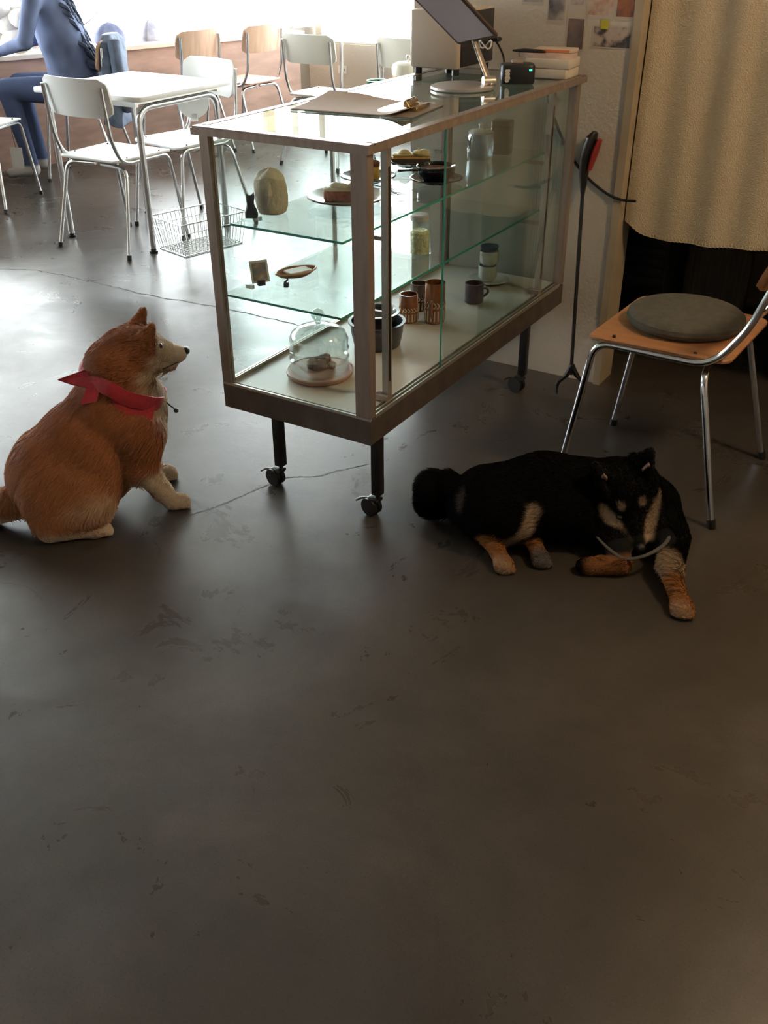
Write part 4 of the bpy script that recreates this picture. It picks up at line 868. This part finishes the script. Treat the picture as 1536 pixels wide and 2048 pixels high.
# ================================================================== WALL ITEMS
WY = 1.2748
def wall_pic(x0, x1, z0, z1, label, cols, seed, m_l=.004, m_b=.010, scale=22, tiltdeg=0, cat='photo print', name='photo_print'):
    cx, cz = (x0+x1)/2, (z0+z1)/2; r_ = thing(name, (cx, WY, cz), label, cat, group='prints pinned on the wall'); r_.rotation_euler = (0, math.radians(tiltdeg), 0)
    hx, hz = (x1-x0)/2, (z1-z0)/2
    b_ = MB(); b_.box(-hx, hx, -.0012, 0, -hz, hz); b_.build('paper', mat('photo_paper', (.52, .44, .36), .6), r_, smooth=False)
    b_ = MB(); b_.box(-hx+m_l, hx-m_l, -.0016, -.0012, -hz+m_b, hz-m_l); b_.build('picture', picture_mat('picture_%d' % seed, cols, scale, seed*3.7), r_, smooth=False); return r_
gs = [(.05, .045, .05), (.16, .14, .14), (.30, .26, .24), (.45, .38, .32)]
wall_pic(-.235, -.162, 1.171, 1.260, 'framed grey print cut by the top edge, leftmost on the wall', [(.3, .28, .27), (.4, .36, .32), (.2, .19, .2)], 1)
wall_pic(-.150, -.090, 1.124, 1.260, 'tall grey photo print with a small dark figure, second from left', gs, 2)
wall_pic(-.081, -.030, 1.146, 1.260, 'white paper print above the small brown photo', [(.10, .06, .06), (.45, .38, .33), (.50, .43, .36)], 3, m_b=.03)
wall_pic(-.085, -.022, 1.052, 1.146, 'small brown photo print under the white paper print', [(.07, .055, .05), (.16, .12, .11), (.28, .18, .13)], 4, m_l=.006, m_b=.006)
wall_pic(-.024, .060, 1.142, 1.262, 'colourful photo of a rusty brown shape between dark areas', [(.015, .015, .02), (.40, .16, .09), (.55, .45, .36), (.60, .50, .42)], 5, scale=16)
wall_pic(.064, .124, 1.140, 1.262, 'dark photo with orange patch at the wall corner', [(.015, .015, .02), (.05, .05, .06), (.35, .12, .05), (.10, .09, .09)], 6, scale=18)
wall_pic(.000, .122, 1.064, 1.126, 'wide torn-edged photo with dark curled shapes, lowest on the wall', [(.50, .42, .35), (.45, .36, .30), (.04, .035, .04), (.14, .12, .12)], 7, scale=26, m_b=.004)
b_ = MB(); b_.box(-.012, .012, -.0008, 0, -.012, .012); simple('tape', b_, mat('yellow_tape', (.50, .45, .02), .5), (.036, WY-.0018, 1.128), 'yellow tape square above the wide torn photo', 'tape')
b_ = MB(); b_.tube(smoothpath([(-.125, 1.262, .93), (-.110, 1.266, .885), (-.045, 1.270, .767), (.022, 1.270, .697), (.094, 1.270, .651), (.15, 1.262, .637), (.20, 1.262, .638)], 8), .0045, seg=8)
simple('power_cord', b_, black, (0, 0, 0), 'black power cord drooping along the wall behind the grabber', 'cord')
b_ = MB(); b_.box(-.04, .04, -.008, 0, -.028, .028); b_.mat(1)
for x in (-.018, -.006, .010, .022): b_.box(x-.0025, x+.0025, -.0085, -.008, -.010, .010)
wp0 = (-3.66, FY-.001, .36); ob = b_.build('wall_outlet', [white, black], None, wp0, smooth=False); tag(ob, 'small white wall outlet low on the far wall', 'outlet')
# litter grabber leaning on the wall
gb = thing('litter_grabber', (.08, 1.12, 0), 'black litter grabber with red and black handle leaning on the wall', 'grabber')
G0 = Vector((.090, 1.135, .075)); G1 = Vector((.026, 1.246, .700)); ab = lambda p: tuple(Vector(p)-Vector((.08, 1.12, 0)))
mb = MB(); mb.tube([ab(G0), ab(G1)], .0062, seg=12); mb.build('pole', blackmetal, gb)
mb = MB()
mb.tube([ab(p) for p in smoothpath([G0+Vector((0, 0, .035)), G0+Vector((-.012, -.01, .0)), G0+Vector((-.036, -.020, -.030)), G0+Vector((-.034, -.028, -.068))], 5)], [.009]*6+[.007]*6+[.004]*4, seg=8)
mb.tube([ab(p) for p in smoothpath([G0+Vector((0, 0, .035)), G0+Vector((.018, .006, .0)), G0+Vector((.044, .014, -.028)), G0+Vector((.050, .010, -.062))], 5)], [.009]*6+[.007]*6+[.004]*4, seg=8)
mb.build('claw', black, gb)
mb = MB(); mb.tube([ab(p) for p in (G1+Vector((.004, -.004, -.06)), G1, Vector((.026, 1.246, .755)), Vector((.040, 1.248, .815)), Vector((.050, 1.250, .832)))], [.010, .022, .028, .027, .014], seg=12, flat=.6); mb.build('handle', black, gb)
mb = MB(); mb.tube([ab(p) for p in (Vector((.044, 1.242, .720)), Vector((.056, 1.246, .775)), Vector((.066, 1.248, .812)))], [.014, .021, .015], seg=10, flat=.5); mb.build('trigger_guard', mat('red_plastic', (.30, .025, .02), .45), gb)

# ================================================================== DOORWAY, CURTAIN, DARK STORE
CY = 1.335
def hem(x): return .515+.045*math.exp(-((x-.15)/.05)**2)+.012*max(0, x-.4)/.3
b_ = MB(); nx_, nz_ = 90, 26; vs = []
for j in range(nz_+1):
    v = j/nz_
    for i in range(nx_+1):
        u = i/nx_; x = .155+.95*u; z = hem(x)+(2.02-hem(x))*v
        amp = .007*(.6+.4*v); y = CY+amp*math.sin(x*24+.6*math.sin(z*2.1))+.007*math.sin(x*51+1.3+z)+.006*math.sin(z*5+x*7)-.012*(1-v)**2; vs.append((x, y, z))
n0 = len(vs); fs = [(j*(nx_+1)+i, j*(nx_+1)+i+1, (j+1)*(nx_+1)+i+1, (j+1)*(nx_+1)+i) for j in range(nz_) for i in range(nx_)]
b_._add(vs+[(x, y+.003, z) for x, y, z in vs], fs+[tuple(k+n0 for k in f_[::-1]) for f_ in fs]+[(i+1, i, i+n0, i+1+n0) for i in range(nx_)]+[(j*(nx_+1), (j+1)*(nx_+1), (j+1)*(nx_+1)+n0, j*(nx_+1)+n0) for j in range(nz_)])
cur = b_.build('curtain', mat('cream_blanket_cloth', (.56, .46, .32), .95, var=.04, scale=90, bump=.5, bscale=260, sheen=.3), None); tag(cur, 'cream blanket curtain hanging in the doorway with stitched hem', 'curtain')
b_ = MB()
for k in range(86):
    x = .165+.0108*k; z = hem(x); y = CY+.0042*math.sin(x*24+.6*math.sin(z*2.1))+.007*math.sin(x*51+1.3+z)+.006*math.sin(z*5+x*7)-.012
    b_.tube([(x, y-.0022, z+.012), (x, y-.003, z+.001), (x+.0105, y-.0022, z-.0005)], .0011, seg=5)
b_.build('hem_stitching', mat('stitch_thread', (.62, .53, .40), .9), cur)
b_ = MB(); b_.tube([(.13, CY, 2.035), (1.35, CY, 2.035)], .012); tag(b_.build('curtain_rod', blackmetal, None), 'thin dark rod carrying the cream curtain', 'rod')
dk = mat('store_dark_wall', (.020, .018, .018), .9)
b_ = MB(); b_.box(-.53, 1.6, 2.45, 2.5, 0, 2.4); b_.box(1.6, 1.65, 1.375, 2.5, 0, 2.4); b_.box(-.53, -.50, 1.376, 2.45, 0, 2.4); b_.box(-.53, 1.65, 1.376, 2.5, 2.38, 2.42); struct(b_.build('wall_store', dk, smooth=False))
sl = thing('slatted_crate', (.02, 1.72, 0), 'black slatted crate in the dark under the curtain', 'crate')
b_ = MB()
for k in range(16): b_.box(-.16, .20, -.11, -.095, .02+k*.036, .040+k*.036)
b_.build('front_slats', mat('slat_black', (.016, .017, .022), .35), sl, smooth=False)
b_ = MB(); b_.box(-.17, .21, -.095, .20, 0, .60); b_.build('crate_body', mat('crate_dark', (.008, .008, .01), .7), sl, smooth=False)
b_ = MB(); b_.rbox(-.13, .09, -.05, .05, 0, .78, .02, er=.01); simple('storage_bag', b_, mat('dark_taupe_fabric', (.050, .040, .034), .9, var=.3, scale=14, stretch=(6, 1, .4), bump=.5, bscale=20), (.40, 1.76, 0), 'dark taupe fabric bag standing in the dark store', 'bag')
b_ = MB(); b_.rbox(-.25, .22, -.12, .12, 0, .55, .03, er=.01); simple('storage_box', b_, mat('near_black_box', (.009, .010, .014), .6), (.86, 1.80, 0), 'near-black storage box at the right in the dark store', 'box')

# ================================================================== FAR SIDE THINGS
# wire basket
bk = thing('wire_basket', (-2.19, 1.895, 0), 'silver wire basket standing on the floor beside the white table', 'basket', math.radians(-14))
wire = mat('galvanised_wire', (.62, .62, .62), .3, .8)
def rect(hx, hy, z): return [(-hx, -hy, z), (hx, -hy, z), (hx, hy, z), (-hx, hy, z), (-hx, -hy, z)]
b_ = MB()
for hx, hy, z, r_ in ((.135, .195, .160, .0035), (.132, .190, .115, .002), (.112, .172, .004, .003)): b_.tube(rect(hx, hy, z), r_, seg=6)
b_.build('rim_wires', wire, bk)
b_ = MB()
for s_ in (-1, 1):
    for k in range(17): t = -1+2*k/16; b_.tube([(s_*.112, t*.172, .004), (s_*.135, t*.195, .16)], .0014, seg=4)
    for k in range(12): t = -1+2*k/11; b_.tube([(t*.112, s_*.172, .004), (t*.135, s_*.195, .16)], .0014, seg=4)
b_.build('side_wires', wire, bk)
b_ = MB()
for k in range(17): t = -1+2*k/16; b_.tube([(-.112, t*.172, .004), (.112, t*.172, .004)], .0014, seg=4)
for k in range(12): t = -1+2*k/11; b_.tube([(t*.112, -.172, .0045), (t*.112, .172, .0045)], .0014, seg=4)
b_.build('bottom_wires', wire, bk)
# seated person
ps = thing('person', (-3.86, 2.80, 0), 'person in navy clothes sitting at the counter, head out of frame', 'person', math.atan2(-.50, -.86))
pp = [cap((.02, 0, .52), (.07, 0, .80), .150, .135), cap((.07, 0, .80), (.15, 0, 1.02), .140, .125), ell((.15, 0, 1.03), (.115, .185, .10)), cap((.165, 0, 1.08), (.20, 0, 1.17), .055, .05), ell((.225, 0, 1.25), (.095, .078, .115)), ell((-.01, 0, .52), (.15, .18, .10))]
for s_ in (-1, 1):
    pp += [cap((.03, s_*.09, .52), (.42, s_*.11, .53), .088, .066, .02), cap((.42, s_*.11, .52), (.36, s_*.10, .10), .062, .042, .02), cap((.35, s_*.10, .055), (.50, s_*.11, .035), .042, .030, .02)]
    pp += [cap((.15, s_*.185, 1.02), (.22, s_*.23, .80), .055, .043, .02), cap((.22, s_*.23, .80), (.42, s_*.14, .74), .042, .030, .015), ell((.46, s_*.12, .74), (.045, .035, .018), None, .01)]
    for q in range(4): pp.append(cap((.48, s_*(.100+q*.017), .742), (.545-abs(q-1.4)*.006, s_*(.095+q*.019), .730), .0085, .007, .004))
    pp.append(cap((.45, s_*.095, .74), (.49, s_*.068, .735), .009, .0075, .004))
P, F, N = sdf_mesh(pp, .012, .03); P[:, 2] = np.maximum(P[:, 2], .001)
HAZED_NAVY = np.array([.115, .140, .235]); SKIN = np.array([.50, .32, .24])  # clothes navy lightened: veil of window glare painted into the cloth colour
def col_p(p):
    c = np.tile(HAZED_NAVY, (len(p), 1)); c = c*(1+.25*nz(p, 40, 5))[:, None]
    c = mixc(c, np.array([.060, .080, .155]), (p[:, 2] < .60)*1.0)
    c = mixc(c, SKIN, ((p[:, 2] > 1.12)*1.0)); c = mixc(c, SKIN, (p[:, 0] > .425)*(p[:, 2] > .69)*(p[:, 2] < .80)*1.0)
    c = mixc(c, np.array([.45, .43, .42]), (p[:, 2] < .085)*1.0); return c
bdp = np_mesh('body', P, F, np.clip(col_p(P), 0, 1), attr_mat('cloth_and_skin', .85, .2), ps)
hp = [ell((.205, 0, 1.285), (.105, .090, .095)), cap((.13, 0, 1.26), (.10, 0, 1.13), .07, .055)]
P, F, N = sdf_mesh(hp, .012, .02); np_mesh('hair', P, F, np.tile(np.array([.02, .015, .012]), (len(P), 1)), attr_mat('cloth_and_skin'), ps)
rng_ = random.Random(9); b_ = MB()      # ruffled fur trim down the back
for k in range(60):
    z = .62+.44*k/60; x = -.125+.20*max(0, (z-.62))/.44*.8; y = rng_.uniform(-.08, .08); b_.tube([(x+.03, y, z+.02), (x-.012, y, z+.002), (x-.034, y+.01, z-.022)], [.020, .014, .002], seg=6)
b_.build('ruffled_trim', mat('navy_ruffle', (.06, .075, .125), .9), ps)
# jacket over a chair back
b_ = MB(); NJ = 26; rings = []
for i in range(15):
    t = i/14; z = .825-.50*t; wx = .180+.02*math.sin(t*3)+.01*t
    ring = []
    for k in range(NJ):
        a_ = 2*math.pi*k/NJ; ca, sa = math.cos(a_), math.sin(a_); e = abs(ca)**.5*(1 if ca > 0 else -1)
        ring.append((e*wx*(.55 if i == 0 else .9 if i == 1 else 1)*(1+.03*math.sin(7*a_+t*5)), -.225+sa*(.035 if i == 0 else .052+.025*t+.010*math.sin(5*a_+9*t)), z+.012*math.sin(3*a_)*t))
    rings.append(ring)
b_.loft(rings); jk = b_.build('jacket', mat('slate_navy_jacket', (.10, .125, .18), .85, var=.2, scale=12, bump=.8, bscale=25), None, (-3.86, 2.80, 0), rot=(0, 0, math.atan2(.86, -.50)))
tag(jk, 'dark slate jacket draped over a chair back at the counter', 'jacket')
b_ = MB(); b_.tube(smoothpath([(-.16, -.285, .80), (-.19, -.30, .66), (-.17, -.31, .50), (-.12, -.31, .42)], 6), .038, seg=12); b_.build('sleeve', mat('slate_navy_jacket'), jk)
# white disc board
b_ = MB(); b_.cyl((0, -.004, 0), (0, .004, 0), .085, seg=40); b_.rbox(-.018, .018, -.004, .004, -.100, -.06, .003, er=.001)
dsc = b_.build('round_fan', white, None, (-2.60, 2.40, .585), rot=(.0, 0, .55)); tag(dsc, 'white round fan board with short tab hanging behind the white table', 'fan')
# left edge bits
tg_ = MB(); tg_.box(-.036, .036, -.001, .001, -.060, .060); tt = tg_.build('paper_tag', paper, None, (-3.99, 2.325, .175), smooth=False, rot=(0, .05, .55)); tag(tt, 'white paper tag on a string at the far left edge', 'tag')
b_ = MB(); b_.tube([(0, 0, .06), (-.01, .0, .14), (-.012, 0, .25)], .0015, seg=6); b_.build('string', black, tt)
b_ = MB(); b_.rbox(-.15, .13, -.10, .10, 0, .13, .05, er=.03); b_.tube(smoothpath([(-.08, 0, .12), (-.05, 0, .22), (.04, 0, .22), (.07, 0, .12)], 6), .010); simple('handbag', b_, mat('brown_leather', (.22, .12, .09), .6, var=.2, scale=12), (-4.34, 2.26, 0.0), 'brown handbag on the floor by the chair at the left edge', 'bag', rz=.5)
b_ = MB(); rng_ = random.Random(5)
for k in range(9): b_.sphere((rng_.uniform(-.16, .16), rng_.uniform(-.08, .08), .06+rng_.uniform(0, .16)), rng_.uniform(.07, .10), 12, 8, (1.1, 1, .8))
simple('white_cushion', b_, mat('white_plush', (.80, .78, .76), .95, bump=.6, bscale=40), (-4.50, 2.92, .695), 'white crumpled soft bundle on the counter beside the person', 'bundle', rz=.3)
# driftwood branch and pouches on the counter
def cpt(t, o, z=.6805): return ww(t, o, z)
b_ = MB(); tw = [((0, 0, .20), (.10, .02, .13), (.22, .03, .02)), ((.02, 0, .10), (.12, .03, .10), (.20, .03, .05)), ((.08, .02, .15), (.03, .04, .24), (-.02, .05, .30)), ((.13, .02, .11), (.20, .0, .15), (.26, -.02, .20))]
for t_ in tw: b_.tube(smoothpath(t_, 4), .005, r2=.003, seg=6)
simple('bare_branch', b_, mat('grey_branch', (.22, .20, .22), .8), cpt(.70, .22, .682), 'bare grey branch lying on the counter against the window', 'branch', rz=math.atan2(DIR.y, DIR.x))
for i, (t, sx, lab) in enumerate(((1.02, 1.15, 'slumped slate blue cloth pouch on the counter beside the branch'), (1.34, .8, 'smaller grey lilac pouch on the counter, right of the slate one'))):
    b_ = MB(); b_.loft([[(x*sx, y, z) for x, y in rrect(-.10*k, .10*k, -.05*k, .05*k, .04*k, 4)] for z, k in ((0, .85), (.02, 1), (.07, .9), (.11, .6), (.13, .25), (.135, .05))])
    simple('pouch', b_, mat('slate_pouch_%d' % i, ((.16, .18, .30), (.36, .36, .44))[i], .85, var=.2, scale=15, bump=.6, bscale=30), cpt(t, .20), lab, 'pouch', rz=math.atan2(DIR.y, DIR.x))

bpy.context.view_layer.update()
